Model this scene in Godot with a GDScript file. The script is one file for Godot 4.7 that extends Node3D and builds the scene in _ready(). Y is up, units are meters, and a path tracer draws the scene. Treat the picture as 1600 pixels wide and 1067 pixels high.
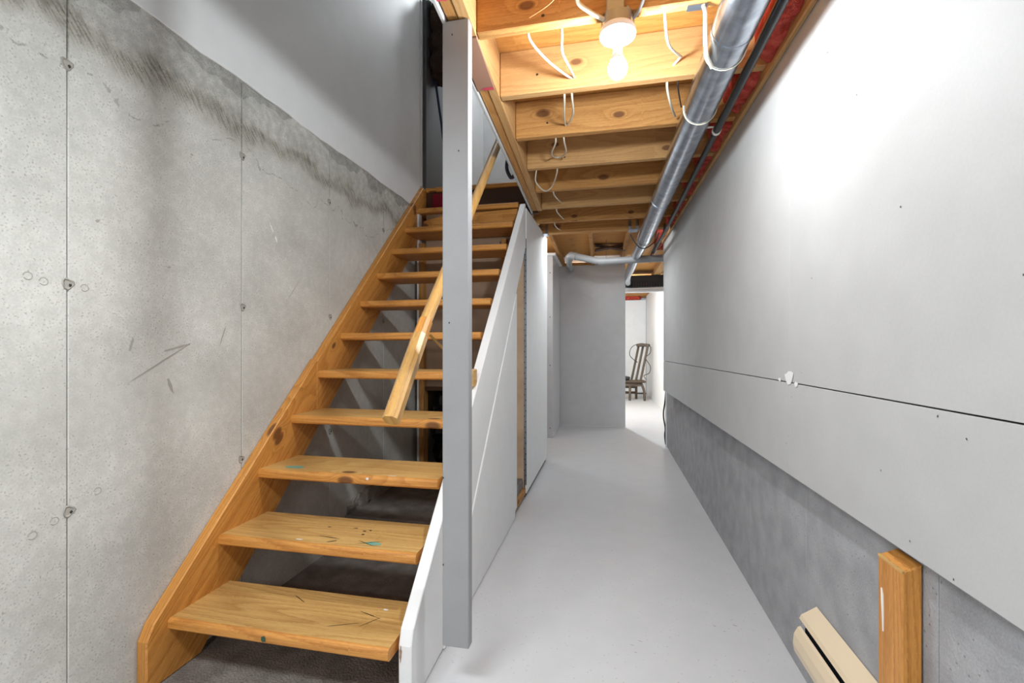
extends Node3D

const BULB_ENERGY := 0.68
const FILL_ENERGY := 2.15
const FAR_ENERGY := 3.2
const NOOK_ENERGY := 0.25
const UPPER_ENERGY := 0.55

var M := {}
var rng := RandomNumberGenerator.new()

# ------------------------------------------------------------------ node helpers

func thing(called: String, label: String, category: String, at := Vector3.ZERO, group := "") -> Node3D:
	var o := Node3D.new()
	o.name = called
	add_child(o, true)
	o.position = at
	o.set_meta("label", label)
	o.set_meta("category", category)
	if group != "":
		o.set_meta("group", group)
	return o

func structure(called: String, label := "") -> Node3D:
	var o := Node3D.new()
	o.name = called
	add_child(o, true)
	o.set_meta("kind", "structure")
	if label != "":
		o.set_meta("label", label)
		o.set_meta("category", called.split("_")[0])
	return o

func part(parent: Node3D, called: String, st: SurfaceTool, m: Material) -> MeshInstance3D:
	var o := MeshInstance3D.new()
	o.name = called
	o.mesh = st.commit()
	o.mesh.surface_set_material(0, m)
	o.cast_shadow = GeometryInstance3D.SHADOW_CASTING_SETTING_ON
	parent.add_child(o, true)
	# meshes are written in world metres; take off the place of the things above
	var p := Vector3.ZERO
	var n: Node = parent
	while n is Node3D and n != self:
		p += n.position
		n = n.get_parent()
	o.position = -p
	return o

func part_two(parent: Node3D, called: String, s1: SurfaceTool, m1: Material, s2: SurfaceTool, m2: Material) -> MeshInstance3D:
	var am := s1.commit()
	s2.commit(am)
	am.surface_set_material(0, m1)
	am.surface_set_material(1, m2)
	var o := MeshInstance3D.new()
	o.name = called
	o.mesh = am
	parent.add_child(o, true)
	var p := Vector3.ZERO
	var n: Node = parent
	while n is Node3D and n != self:
		p += n.position
		n = n.get_parent()
	o.position = -p
	return o

func new_st() -> SurfaceTool:
	var st := SurfaceTool.new()
	st.begin(Mesh.PRIMITIVE_TRIANGLES)
	return st

# ------------------------------------------------------------------ shape helpers

func tri(st: SurfaceTool, a: Vector3, b: Vector3, c: Vector3, n: Vector3, ua: Vector2, ub: Vector2, uc: Vector2) -> void:
	if (b - a).cross(c - a).dot(n) > 0.0:
		var t := b; b = c; c = t
		var u := ub; ub = uc; uc = u
	st.set_normal(n); st.set_uv(ua); st.add_vertex(a)
	st.set_normal(n); st.set_uv(ub); st.add_vertex(b)
	st.set_normal(n); st.set_uv(uc); st.add_vertex(c)

func quad(st: SurfaceTool, a: Vector3, b: Vector3, c: Vector3, d: Vector3, n: Vector3, ua: Vector2, ub: Vector2, uc: Vector2, ud: Vector2) -> void:
	tri(st, a, b, c, n, ua, ub, uc)
	tri(st, a, c, d, n, ua, uc, ud)

func stri(st: SurfaceTool, p: Array, n: Array, u: Array) -> void:
	var order := [0, 1, 2]
	if (p[1] - p[0]).cross(p[2] - p[0]).dot(n[0] + n[1] + n[2]) > 0.0:
		order = [0, 2, 1]
	for k in order:
		st.set_normal(n[k]); st.set_uv(u[k]); st.add_vertex(p[k])

func squad(st: SurfaceTool, p: Array, n: Array, u: Array) -> void:
	stri(st, [p[0], p[1], p[2]], [n[0], n[1], n[2]], [u[0], u[1], u[2]])
	stri(st, [p[0], p[2], p[3]], [n[0], n[2], n[3]], [u[0], u[2], u[3]])

# box with chamfered edges; x is the long axis for the grain
func obox(st: SurfaceTool, t: Transform3D, s: Vector3, c := 0.002, uo := Vector2.ZERO, world := false) -> void:
	var h := s * 0.5
	c = minf(c, minf(h.x, minf(h.y, h.z)) * 0.8)
	var uvf := func(p: Vector3, ax: int) -> Vector2:
		if world:
			var w: Vector3 = t * p
			match ax:
				0: return Vector2(-w.z, w.y)
				1: return Vector2(w.x, w.z)
				_: return Vector2(w.x, w.y)
		match ax:
			0: return Vector2(p.z + h.z, p.y + h.y) + uo
			1: return Vector2(p.x, p.z + h.z) + uo
			_: return Vector2(p.x, p.y + h.y) + uo
	var pt := func(sg: Vector3, ax: int) -> Vector3:
		var v := Vector3(sg.x * h.x, sg.y * h.y, sg.z * h.z)
		for k in 3:
			if k != ax:
				v[k] -= sg[k] * c
		return v
	for ax in 3:
		var b := (ax + 1) % 3
		var d := (ax + 2) % 3
		for sg in [-1.0, 1.0]:
			var ps := []
			for q in [[-1, -1], [1, -1], [1, 1], [-1, 1]]:
				var v := Vector3.ZERO
				v[ax] = sg; v[b] = q[0]; v[d] = q[1]
				ps.append(pt.call(v, ax))
			var n := Vector3.ZERO
			n[ax] = sg
			n = (t.basis * n).normalized()
			quad(st, t * ps[0], t * ps[1], t * ps[2], t * ps[3], n, uvf.call(ps[0], ax), uvf.call(ps[1], ax), uvf.call(ps[2], ax), uvf.call(ps[3], ax))
	if c < 0.0002:
		return
	for ax in 3:      # edges along ax
		var b := (ax + 1) % 3
		var d := (ax + 2) % 3
		for sb in [-1.0, 1.0]:
			for sd in [-1.0, 1.0]:
				var v0 := Vector3.ZERO
				v0[ax] = -1; v0[b] = sb; v0[d] = sd
				var v1 := v0
				v1[ax] = 1
				var n := Vector3.ZERO
				n[b] = sb; n[d] = sd
				n = (t.basis * n).normalized()
				var a0: Vector3 = pt.call(v0, b)
				var a1: Vector3 = pt.call(v1, b)
				var a2: Vector3 = pt.call(v1, d)
				var a3: Vector3 = pt.call(v0, d)
				quad(st, t * a0, t * a1, t * a2, t * a3, n, uvf.call(a0, b), uvf.call(a1, b), uvf.call(a2, b), uvf.call(a3, b))
	for sx in [-1.0, 1.0]:
		for sy in [-1.0, 1.0]:
			for sz in [-1.0, 1.0]:
				var v := Vector3(sx, sy, sz)
				var n: Vector3 = (t.basis * v).normalized()
				var a0: Vector3 = pt.call(v, 0)
				var a1: Vector3 = pt.call(v, 1)
				var a2: Vector3 = pt.call(v, 2)
				tri(st, t * a0, t * a1, t * a2, n, uvf.call(a0, 0), uvf.call(a1, 0), uvf.call(a2, 0))

func cbox(st: SurfaceTool, lo: Vector3, hi: Vector3, c := 0.002) -> void:
	obox(st, Transform3D(Basis.IDENTITY, (lo + hi) * 0.5), hi - lo, c, Vector2.ZERO, true)

# timber from a to b; h along up, w across
func beam(st: SurfaceTool, a: Vector3, b: Vector3, up: Vector3, w: float, h: float, c := 0.002) -> void:
	var x := (b - a).normalized()
	var z := x.cross(up).normalized()
	var y := z.cross(x).normalized()
	obox(st, Transform3D(Basis(x, y, z), (a + b) * 0.5), Vector3((b - a).length(), h, w), c, Vector2(rng.randf() * 3.2, 0.0))

# polygon (in the plane ax, ay at o) pushed along depth, edges bevelled
func prism(st: SurfaceTool, poly: PackedVector2Array, o: Vector3, ax: Vector3, ay: Vector3, depth: Vector3, c := 0.002, grain := Vector2(1, 0), uo := Vector2.ZERO) -> void:
	if not Geometry2D.is_polygon_clockwise(poly):
		poly = poly.duplicate()
		poly.reverse()
	var n := poly.size()
	var inn := PackedVector2Array()
	for k in n:
		var d0 := (poly[k] - poly[(k + n - 1) % n]).normalized()
		var d1 := (poly[(k + 1) % n] - poly[k]).normalized()
		var n0 := Vector2(-d0.y, d0.x)
		var n1 := Vector2(-d1.y, d1.x)
		var m := (n0 + n1).normalized()
		var f := c / maxf(0.3, m.dot(n0))
		inn.append(poly[k] + m * f)
	# make sure the inset goes inwards
	var test := (inn[0] - poly[0])
	if not Geometry2D.is_point_in_polygon(poly[0] + test * 0.5, poly):
		for k in n:
			inn[k] = poly[k] * 2.0 - inn[k]
	var dn := depth.normalized()
	var g := grain.normalized()
	var gp := Vector2(-g.y, g.x)
	var vmin := 1e9
	for p in poly:
		vmin = minf(vmin, p.dot(gp))
	var uv := func(p: Vector2) -> Vector2: return Vector2(p.dot(g), p.dot(gp) - vmin) + uo
	var at := func(p: Vector2, z: float) -> Vector3: return o + ax * p.x + ay * p.y + dn * z
	var L := depth.length()
	var idx := Geometry2D.triangulate_polygon(inn)
	for k in range(0, idx.size(), 3):
		var a := inn[idx[k]]
		var b := inn[idx[k + 1]]
		var d := inn[idx[k + 2]]
		tri(st, at.call(a, 0.0), at.call(b, 0.0), at.call(d, 0.0), -dn, uv.call(a), uv.call(b), uv.call(d))
		tri(st, at.call(a, L), at.call(b, L), at.call(d, L), dn, uv.call(a), uv.call(b), uv.call(d))
	var cen := Vector2.ZERO
	for k in n:
		var a := poly[k]
		var b := poly[(k + 1) % n]
		var e := (b - a).normalized()
		var on := Vector2(e.y, -e.x)
		if Geometry2D.is_point_in_polygon((a + b) * 0.5 + on * 0.0005, poly):
			on = -on
		var n3 := (ax * on.x + ay * on.y).normalized()
		var along := absf(e.dot(g)) > 0.5
		var s0 := Vector2(a.dot(g), 0) if along else Vector2(0, a.dot(gp))
		var s1 := Vector2(b.dot(g), 0) if along else Vector2(0, b.dot(gp))
		var w := Vector2(0, L) if along else Vector2(L, 0)
		quad(st, at.call(a, c), at.call(b, c), at.call(b, L - c), at.call(a, L - c), n3, s0 + uo, s1 + uo, s1 + w + uo, s0 + w + uo)
		if c > 0.0:
			quad(st, at.call(a, c), at.call(b, c), at.call(inn[(k + 1) % n], 0.0), at.call(inn[k], 0.0), (n3 - dn).normalized(), uv.call(a), uv.call(b), uv.call(b), uv.call(a))
			quad(st, at.call(a, L - c), at.call(b, L - c), at.call(inn[(k + 1) % n], L), at.call(inn[k], L), (n3 + dn).normalized(), uv.call(a), uv.call(b), uv.call(b), uv.call(a))

func smooth_path(pts: Array, per := 6) -> Array:
	var outp := []
	for k in pts.size() - 1:
		var p0: Vector3 = pts[maxi(k - 1, 0)]
		var p1: Vector3 = pts[k]
		var p2: Vector3 = pts[k + 1]
		var p3: Vector3 = pts[mini(k + 2, pts.size() - 1)]
		for i in per:
			var t := float(i) / per
			outp.append(0.5 * ((2.0 * p1) + (p2 - p0) * t + (2.0 * p0 - 5.0 * p1 + 4.0 * p2 - p3) * t * t + (3.0 * p1 - p0 - 3.0 * p2 + p3) * t * t * t))
	outp.append(pts[-1])
	return outp

func tube(st: SurfaceTool, pts: Array, r: float, seg := 10, rx := 1.0, radii := []) -> void:
	var n := pts.size()
	var rings := []
	var norms := []
	var prev := Vector3.ZERO
	var along := 0.0
	var us := []
	for k in n:
		var d: Vector3 = (pts[mini(k + 1, n - 1)] - pts[maxi(k - 1, 0)]).normalized()
		if prev == Vector3.ZERO:
			prev = d.cross(Vector3.UP)
			if prev.length() < 0.1:
				prev = d.cross(Vector3.RIGHT)
		var x := (prev - d * prev.dot(d)).normalized()
		prev = x
		var y := d.cross(x)
		var rr: float = radii[k] if radii.size() else r
		var ring := []
		var nn := []
		for i in seg + 1:
			var a := TAU * i / seg
			ring.append(pts[k] + (x * cos(a) * rx + y * sin(a)) * rr)
			nn.append((x * cos(a) / rx + y * sin(a)).normalized())
		rings.append(ring)
		norms.append(nn)
		if k > 0:
			along += (pts[k] - pts[k - 1]).length()
		us.append(along)
	for k in n - 1:
		for i in seg:
			var v0 := TAU * r * i / seg
			var v1 := TAU * r * (i + 1) / seg
			squad(st, [rings[k][i], rings[k][i + 1], rings[k + 1][i + 1], rings[k + 1][i]], [norms[k][i], norms[k][i + 1], norms[k + 1][i + 1], norms[k + 1][i]], [Vector2(us[k], v0), Vector2(us[k], v1), Vector2(us[k + 1], v1), Vector2(us[k + 1], v0)])
	for e in [0, n - 1]:
		var d: Vector3 = (pts[0] - pts[1]).normalized() if e == 0 else (pts[n - 1] - pts[n - 2]).normalized()
		for i in seg:
			tri(st, pts[e], rings[e][i], rings[e][i + 1], d, Vector2(0, 0), Vector2(0.01, 0), Vector2(0, 0.01))

# profile of (radius, height) pairs turned about an axis
func lathe(st: SurfaceTool, prof: Array, o: Vector3, axis := Vector3.UP, seg := 32) -> void:
	var x := axis.cross(Vector3.FORWARD if absf(axis.z) < 0.9 else Vector3.RIGHT).normalized()
	var y := x.cross(axis).normalized()
	for k in prof.size() - 1:
		var a: Vector2 = prof[k]
		var b: Vector2 = prof[k + 1]
		var t := (b - a).normalized()
		var nn := Vector2(t.y, -t.x)
		for i in seg:
			var p := []
			var n := []
			for q in [[a, i], [a, i + 1], [b, i + 1], [b, i]]:
				var an: float = TAU * q[1] / seg
				var rad := x * cos(an) + y * sin(an)
				p.append(o + rad * q[0].x + axis * q[0].y)
				n.append((rad * nn.x + axis * nn.y).normalized())
			var u := [Vector2(0, 0), Vector2(0.02, 0), Vector2(0.02, 0.02), Vector2(0, 0.02)]
			squad(st, p, n, u)

func ball(st: SurfaceTool, c: Vector3, r: Vector3, seg := 20, rings := 12) -> void:
	for k in rings:
		for i in seg:
			var p := []
			var n := []
			for q in [[k, i], [k, i + 1], [k + 1, i + 1], [k + 1, i]]:
				var th: float = PI * q[0] / rings
				var ph: float = TAU * q[1] / seg
				var d := Vector3(sin(th) * cos(ph), cos(th), sin(th) * sin(ph))
				p.append(c + d * r)
				n.append((d / r).normalized())
			squad(st, p, n, [Vector2.ZERO, Vector2(0.05, 0), Vector2(0.05, 0.05), Vector2(0, 0.05)])

# irregular flat patch lying proud of a surface that faces n; rx across, ry along up
func patch(st: SurfaceTool, c: Vector3, n: Vector3, up: Vector3, rx: float, ry: float, rough := 0.35, seg := 14, lift := 0.0005) -> void:
	var ax := up.cross(n).normalized()
	var ay := n.cross(ax).normalized()
	var pts := []
	for i in seg:
		var a := TAU * i / seg
		var k := 1.0 - rough * rng.randf()
		pts.append(c + ax * cos(a) * rx * k + ay * sin(a) * ry * k)
	for i in seg:
		var a: Vector3 = pts[i]
		var b: Vector3 = pts[(i + 1) % seg]
		tri(st, c + n * lift, a + n * lift, b + n * lift, n, Vector2.ZERO, Vector2.RIGHT, Vector2.UP)

# soft lumpy block
func lump(st: SurfaceTool, lo: Vector3, hi: Vector3, amp: float, fr: float, sd: int, div := Vector3i(6, 6, 6)) -> void:
	var no := FastNoiseLite.new()
	no.seed = sd
	no.frequency = fr
	no.fractal_octaves = 3
	var c := (lo + hi) * 0.5
	var h := (hi - lo) * 0.5
	var f := func(q: Vector3) -> Vector3:
		# q in -1..1 on the surface of the cube, rounded towards a superellipsoid
		var r := pow(pow(absf(q.x), 6.0) + pow(absf(q.y), 6.0) + pow(absf(q.z), 6.0), 1.0 / 6.0)
		var p := q / r * 1.0
		var w := c + p * h
		var d := no.get_noise_3dv(w)
		return w + p.normalized() * d * amp
	for ax in 3:
		var b := (ax + 1) % 3
		var d := (ax + 2) % 3
		for sg in [-1.0, 1.0]:
			var nb: int = div[b]
			var nd: int = div[d]
			var grid := []
			for i in nb + 1:
				var row := []
				for j in nd + 1:
					var q := Vector3.ZERO
					q[ax] = sg
					q[b] = -1.0 + 2.0 * i / nb
					q[d] = -1.0 + 2.0 * j / nd
					row.append(f.call(q))
				grid.append(row)
			for i in nb:
				for j in nd:
					var p := [grid[i][j], grid[i + 1][j], grid[i + 1][j + 1], grid[i][j + 1]]
					var n: Vector3 = (p[1] - p[0]).cross(p[2] - p[0]).normalized()
					var outw := Vector3.ZERO
					outw[ax] = sg
					if n.dot(outw) < 0:
						n = -n
					quad(st, p[0], p[1], p[2], p[3], n, Vector2(p[0].x, p[0].z), Vector2(p[1].x, p[1].z), Vector2(p[2].x, p[2].z), Vector2(p[3].x, p[3].z))

# ------------------------------------------------------------------ textures

func noise_bytes(sd: int, fr: float, w: int, h: int, oct := 3, kind := FastNoiseLite.TYPE_SIMPLEX_SMOOTH) -> PackedByteArray:
	var n := FastNoiseLite.new()
	n.noise_type = kind
	n.seed = sd
	n.frequency = fr
	n.fractal_octaves = oct
	var im := n.get_seamless_image(w, h, false, false, 0.2, true)
	im.convert(Image.FORMAT_L8)
	return im.get_data()

func stretched(sd: int, fr: float, w0: int, h0: int, w: int, h: int, oct := 3) -> PackedByteArray:
	var n := FastNoiseLite.new()
	n.noise_type = FastNoiseLite.TYPE_SIMPLEX_SMOOTH
	n.seed = sd
	n.frequency = fr
	n.fractal_octaves = oct
	var im := n.get_seamless_image(w0, h0, false, false, 0.2, true)
	im.convert(Image.FORMAT_L8)
	im.resize(w, h, Image.INTERPOLATE_CUBIC)
	return im.get_data()

func tex(bytes: PackedByteArray, w: int, h: int, fmt := Image.FORMAT_RGB8) -> ImageTexture:
	return ImageTexture.create_from_image(Image.create_from_data(w, h, false, fmt, bytes))

# 3.2 m x 0.3 m of sawn board, grain along u
func wood_texture(sd: int, light: Color, dark: Color, knots: int, rings := 14.0, contrast := 1.0, w := 2048, h := 224) -> ImageTexture:
	var r := RandomNumberGenerator.new()
	r.seed = sd
	var big := stretched(sd, 0.012, 128, 112, w, h, 2)
	var streak := stretched(sd + 7, 0.16, 64, h, w, h, 3)
	var fine := stretched(sd + 13, 0.4, 256, h, w, h, 2)
	var ks := []
	for k in knots:
		ks.append(Vector3(r.randf() * 3.2, r.randf_range(0.03, 0.27), r.randf_range(0.006, 0.014)))
	var data := PackedByteArray()
	data.resize(w * h * 3)
	var lr := light.r * 255.0; var lg := light.g * 255.0; var lb := light.b * 255.0
	var dr := dark.r * 255.0; var dg := dark.g * 255.0; var db := dark.b * 255.0
	# knot field on a coarse list of columns
	for x in w:
		var u := 3.2 * x / w
		var near := []
		for k in ks:
			var du: float = absf(u - k.x)
			du = minf(du, 3.2 - du)
			if du < 0.2:
				near.append([du, k.y, k.z])
		for y in h:
			var i := y * w + x
			var v := 0.3 * y / h
			var fld: float = big[i] / 255.0 * 2.6 + v * rings * 0.55
			var dk := 0.0
			for k in near:
				var du: float = k[0] * 0.55
				var dv: float = v - k[1]
				var d2: float = (du * du + dv * dv) / (k[2] * k[2])
				fld += 1.1 * exp(-d2 * 0.16)
				if d2 < 5.0:
					dk = maxf(dk, clampf(1.5 - d2 * 0.42, 0.0, 1.0))
			var ring := fld * 2.2 + fine[i] * 0.0012
			ring = ring - floorf(ring)
			ring = ring * ring
			var t := (ring * 0.52 + (streak[i] / 255.0) * 0.48 + (fine[i] / 255.0 - 0.5) * 0.34) * contrast
			t = clampf(t, 0.0, 1.0)
			var rr := lr + (dr - lr) * t
			var gg := lg + (dg - lg) * t
			var bb := lb + (db - lb) * t
			if dk > 0.0:
				rr += (70.0 - rr) * dk * 0.6
				gg += (36.0 - gg) * dk * 0.6
				bb += (16.0 - bb) * dk * 0.6
			data[i * 3] = int(rr)
			data[i * 3 + 1] = int(gg)
			data[i * 3 + 2] = int(bb)
	return tex(data, w, h)

# 4 m x 2.4 m of formed concrete: mottling, pits, rubbed band below the top, scuffs
func concrete_texture() -> ImageTexture:
	var w := 1664
	var h := 1000
	var big := noise_bytes(3, 0.006, w, h, 4)
	var mid := noise_bytes(9, 0.05, w, h, 3)
	var fine := noise_bytes(21, 0.35, w, h, 2)
	var pit := noise_bytes(33, 0.16, w, h, 1, FastNoiseLite.TYPE_CELLULAR)
	# slanted strokes: noise stretched then read along a slant
	var stroke := stretched(44, 0.22, w, 160, w, h, 2)
	var data := PackedByteArray()
	data.resize(w * h * 3)
	for y in h:
		var m := 2.4 * (1.0 - float(y) / h)
		for x in w:
			var i := y * w + x
			var b := 197.0 + (big[i] - 128) * 0.10 + (mid[i] - 128) * 0.07 + (fine[i] - 128) * 0.09
			var warm := 0.0
			if fine[i] < 62 and mid[i] > 120:
				b -= 30.0
			# rubbed band
			var bc := 2.045 + (big[(i + 377) % (w * h)] - 128) * 0.0005
			var q := (m - bc) / 0.055
			if absf(q) < 1.6:
				var sx := (x + int((m - 1.5) * 300.0) + w) % w
				var s := stroke[y * w + sx] / 255.0
				var a := exp(-q * q * 1.6)
				b -= a * (26.0 + 150.0 * maxf(0.0, s - 0.45))
				b += a * 50.0 * maxf(0.0, s - 0.62)
				warm += a * 5.0
			if m > 2.06:
				b += (mid[i] - 128) * 0.10 - 5.0
				if m > 2.185 + (big[i] - 128) * 0.0006:
					b -= 24.0
			# faint cold joint
			var cj := 1.90 + (big[(i + 900) % (w * h)] - 128) * 0.0007
			if absf(m - cj) < 0.003 and mid[i] > 130:
				b -= 34.0
			data[i * 3] = int(clampf(b + warm * 0.5, 0, 255))
			data[i * 3 + 1] = int(clampf(b - 2.0, 0, 255))
			data[i * 3 + 2] = int(clampf(b - 8.0 - warm, 0, 255))
	return tex(data, w, h)

func speckle(base: Color, amount: float, sd: int, dirt := 0.0, n := 512) -> ImageTexture:
	var big := noise_bytes(sd, 0.01, n, n, 4)
	var fine := noise_bytes(sd + 5, 0.3, n, n, 2)
	var spot := noise_bytes(sd + 9, 0.045, n, n, 1, FastNoiseLite.TYPE_CELLULAR)
	var data := PackedByteArray()
	data.resize(n * n * 3)
	for i in n * n:
		var d := (big[i] - 128) * amount * 0.5 + (fine[i] - 128) * amount * 0.4
		if dirt > 0.0 and spot[i] < 14 and big[i] > 140:
			d -= dirt
		data[i * 3] = int(clampf(base.r * 255.0 + d, 0, 255))
		data[i * 3 + 1] = int(clampf(base.g * 255.0 + d, 0, 255))
		data[i * 3 + 2] = int(clampf(base.b * 255.0 + d, 0, 255))
	return tex(data, n, n)

func grain_height(sd: int, fr: float, n := 512, oct := 3) -> ImageTexture:
	return tex(noise_bytes(sd, fr, n, n, oct), n, n, Image.FORMAT_L8)

func c8(r: int, g: int, b: int) -> Color:
	return Color(r / 255.0, g / 255.0, b / 255.0)

func mk(key: String, col: Color, rough := 0.8, metal := 0.0) -> StandardMaterial3D:
	var m := StandardMaterial3D.new()
	m.resource_name = key
	m.albedo_color = col
	m.roughness = rough
	m.metallic = metal
	M[key] = m
	return m

func mk_wood(key: String, t: ImageTexture, rough: float, tint := Color.WHITE, bump := 0.04) -> StandardMaterial3D:
	var m := mk(key, tint, rough)
	m.albedo_texture = t
	m.uv1_scale = Vector3(1.0 / 3.2, 1.0 / 0.3, 1)
	m.heightmap_enabled = true
	m.heightmap_texture = t
	m.heightmap_scale = bump
	return m

func mk_tri(key: String, t: ImageTexture, metres: float, rough: float, bump: ImageTexture = null, depth := 0.05) -> StandardMaterial3D:
	var m := mk(key, Color.WHITE, rough)
	m.albedo_texture = t
	m.uv1_triplanar = true
	m.uv1_world_triplanar = true
	m.uv1_scale = Vector3.ONE / metres
	if bump:
		m.heightmap_enabled = true
		m.heightmap_texture = bump
		m.heightmap_scale = depth
	return m

func materials() -> void:
	var spruce := wood_texture(11, c8(200, 158, 104), c8(164, 118, 70), 6, 12.0, 0.8)
	var spruce2 := wood_texture(29, c8(196, 146, 84), c8(150, 98, 46), 8, 9.0, 0.85)
	var fir := wood_texture(53, c8(224, 160, 82), c8(170, 106, 42), 3, 16.0, 0.95)
	var worn := wood_texture(71, c8(218, 178, 112), c8(172, 124, 66), 2, 15.0, 0.9)
	var ply := wood_texture(97, c8(206, 150, 78), c8(168, 106, 44), 3, 6.0, 0.8, 1024, 128)
	mk_wood("spruce", spruce, 0.75)
	mk_wood("spruce_warm", spruce2, 0.75)
	mk_wood("fir", fir, 0.45, Color.WHITE, 0.03)
	mk_wood("fir_worn", worn, 0.5, Color.WHITE, 0.03)
	mk_wood("plywood", ply, 0.8)
	var rail := mk_wood("rail_wood", wood_texture(151, c8(216, 172, 106), c8(180, 130, 68), 1, 10.0, 0.9, 1024, 128), 0.28, Color.WHITE, 0.02)
	rail.clearcoat_enabled = true
	rail.clearcoat = 0.5
	rail.clearcoat_roughness = 0.2
	mk_wood("old_wood", wood_texture(131, c8(120, 104, 88), c8(62, 50, 40), 4, 14.0, 1.0, 1024, 128), 0.6)
	var con := mk("concrete", Color.WHITE, 0.9)
	con.albedo_texture = concrete_texture()
	con.uv1_scale = Vector3(1.0 / 4.0, -1.0 / 2.4, 1)
	con.uv1_offset = Vector3(0, 0, 0)
	con.heightmap_enabled = true
	con.heightmap_texture = con.albedo_texture
	con.heightmap_scale = 0.25
	var rough_h := grain_height(5, 0.12)
	var soft_h := grain_height(6, 0.03)
	mk_tri("concrete_grey", speckle(c8(160, 160, 163), 0.22, 61, 40.0), 0.8, 0.8, rough_h, 0.12)
	mk_tri("concrete_raw", speckle(c8(150, 142, 134), 0.35, 65, 40.0), 0.7, 0.95, rough_h, 0.5)
	mk_tri("floor_paint", speckle(c8(208, 208, 210), 0.045, 71, 22.0, 1024), 2.0, 0.42, soft_h, 0.06)
	mk_tri("drywall_paint", speckle(c8(188, 188, 188), 0.05, 81), 1.2, 0.6, rough_h, 0.02)
	mk_tri("white_paint", speckle(c8(240, 240, 240), 0.04, 85), 0.9, 0.5, soft_h, 0.03)
	var gp := mk_tri("gloss_panel", speckle(c8(200, 200, 202), 0.05, 87), 0.9, 0.28, rough_h, 0.02)
	gp.metallic_specular = 0.75
	mk_tri("kraft", speckle(c8(166, 140, 118), 0.12, 91), 0.8, 0.85, soft_h, 0.03)
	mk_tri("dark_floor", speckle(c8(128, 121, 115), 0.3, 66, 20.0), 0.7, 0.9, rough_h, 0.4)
	mk_tri("bare_stud", speckle(c8(206, 180, 150), 0.1, 67), 0.5, 0.8)
	mk("packing", c8(150, 112, 92), 0.8)
	mk_tri("insulation", speckle(c8(205, 74, 58), 0.7, 95), 0.25, 0.9, rough_h, 0.8)
	var foil := mk_tri("galvanized", speckle(c8(186, 193, 204), 0.45, 99), 0.3, 0.22, rough_h, 0.02)
	foil.metallic = 1.0
	mk_tri("post_paint", speckle(c8(156, 156, 158), 0.05, 86), 0.9, 0.5, soft_h, 0.03)
	mk("steel", c8(150, 158, 170), 0.3, 0.9)
	mk("dark_steel", c8(70, 70, 78), 0.4, 0.8)
	mk("black_rubber", c8(26, 27, 30), 0.32)
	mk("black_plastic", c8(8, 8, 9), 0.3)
	mk("black_duct", c8(34, 34, 36), 0.5)
	mk("grey_pvc", c8(150, 152, 154), 0.4)
	mk("cable_white", c8(212, 205, 186), 0.5)
	mk("cable_copper", c8(190, 120, 70), 0.5)
	mk("cable_dark", c8(40, 38, 40), 0.5)
	mk("porcelain", c8(238, 238, 238), 0.25)
	mk("bulb_base", c8(214, 208, 198), 0.4)
	mk("cream_enamel", c8(226, 206, 176), 0.38)
	mk("groove", c8(60, 58, 56), 0.95)
	mk("tie_mark", c8(166, 162, 154), 0.95)
	mk("nail", c8(70, 68, 66), 0.6, 0.3)
	mk("paint_teal", c8(120, 170, 150), 0.5)
	mk("paint_green", c8(44, 82, 62), 0.5)
	mk("paint_white", c8(236, 230, 222), 0.5)
	mk("scratch", c8(52, 40, 28), 0.7)
	mk("carpet_red", c8(128, 16, 40), 0.95)
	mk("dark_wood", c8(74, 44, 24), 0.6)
	mk("paint_red", c8(196, 66, 84), 0.7)
	mk("coat_brown", c8(58, 40, 30), 0.95)
	mk("stick_blue", c8(44, 58, 84), 0.4)
	mk("dark_gloss", c8(92, 92, 94), 0.3)
	mk("scuff", c8(164, 160, 153), 0.9)
	mk("pale_scuff", c8(236, 234, 230), 0.9)
	mk("brass", c8(190, 150, 80), 0.3, 0.9)
	var g := mk("lens_glow", c8(240, 240, 240), 0.5)
	g.emission_enabled = true
	g.emission = Color(1, 1, 1)
	g.emission_energy_multiplier = 1.0
	var b := mk("bulb_glow", c8(255, 250, 240), 0.4)
	b.emission_enabled = true
	b.emission = Color(1.0, 1.0, 1.0)
	b.emission_energy_multiplier = 9.0

func bulb_light(p: Vector3, energy: float, parent: Node3D, size := 0.03, col := Color(0.955, 0.985, 1.0)) -> void:
	var l := OmniLight3D.new()
	l.name = "bulb_light"
	l.light_color = col
	l.light_energy = energy
	l.light_size = size
	l.omni_range = 14.0
	l.omni_attenuation = 2.0
	l.shadow_enabled = true
	parent.add_child(l, true)
	l.position = p - parent.position

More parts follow.
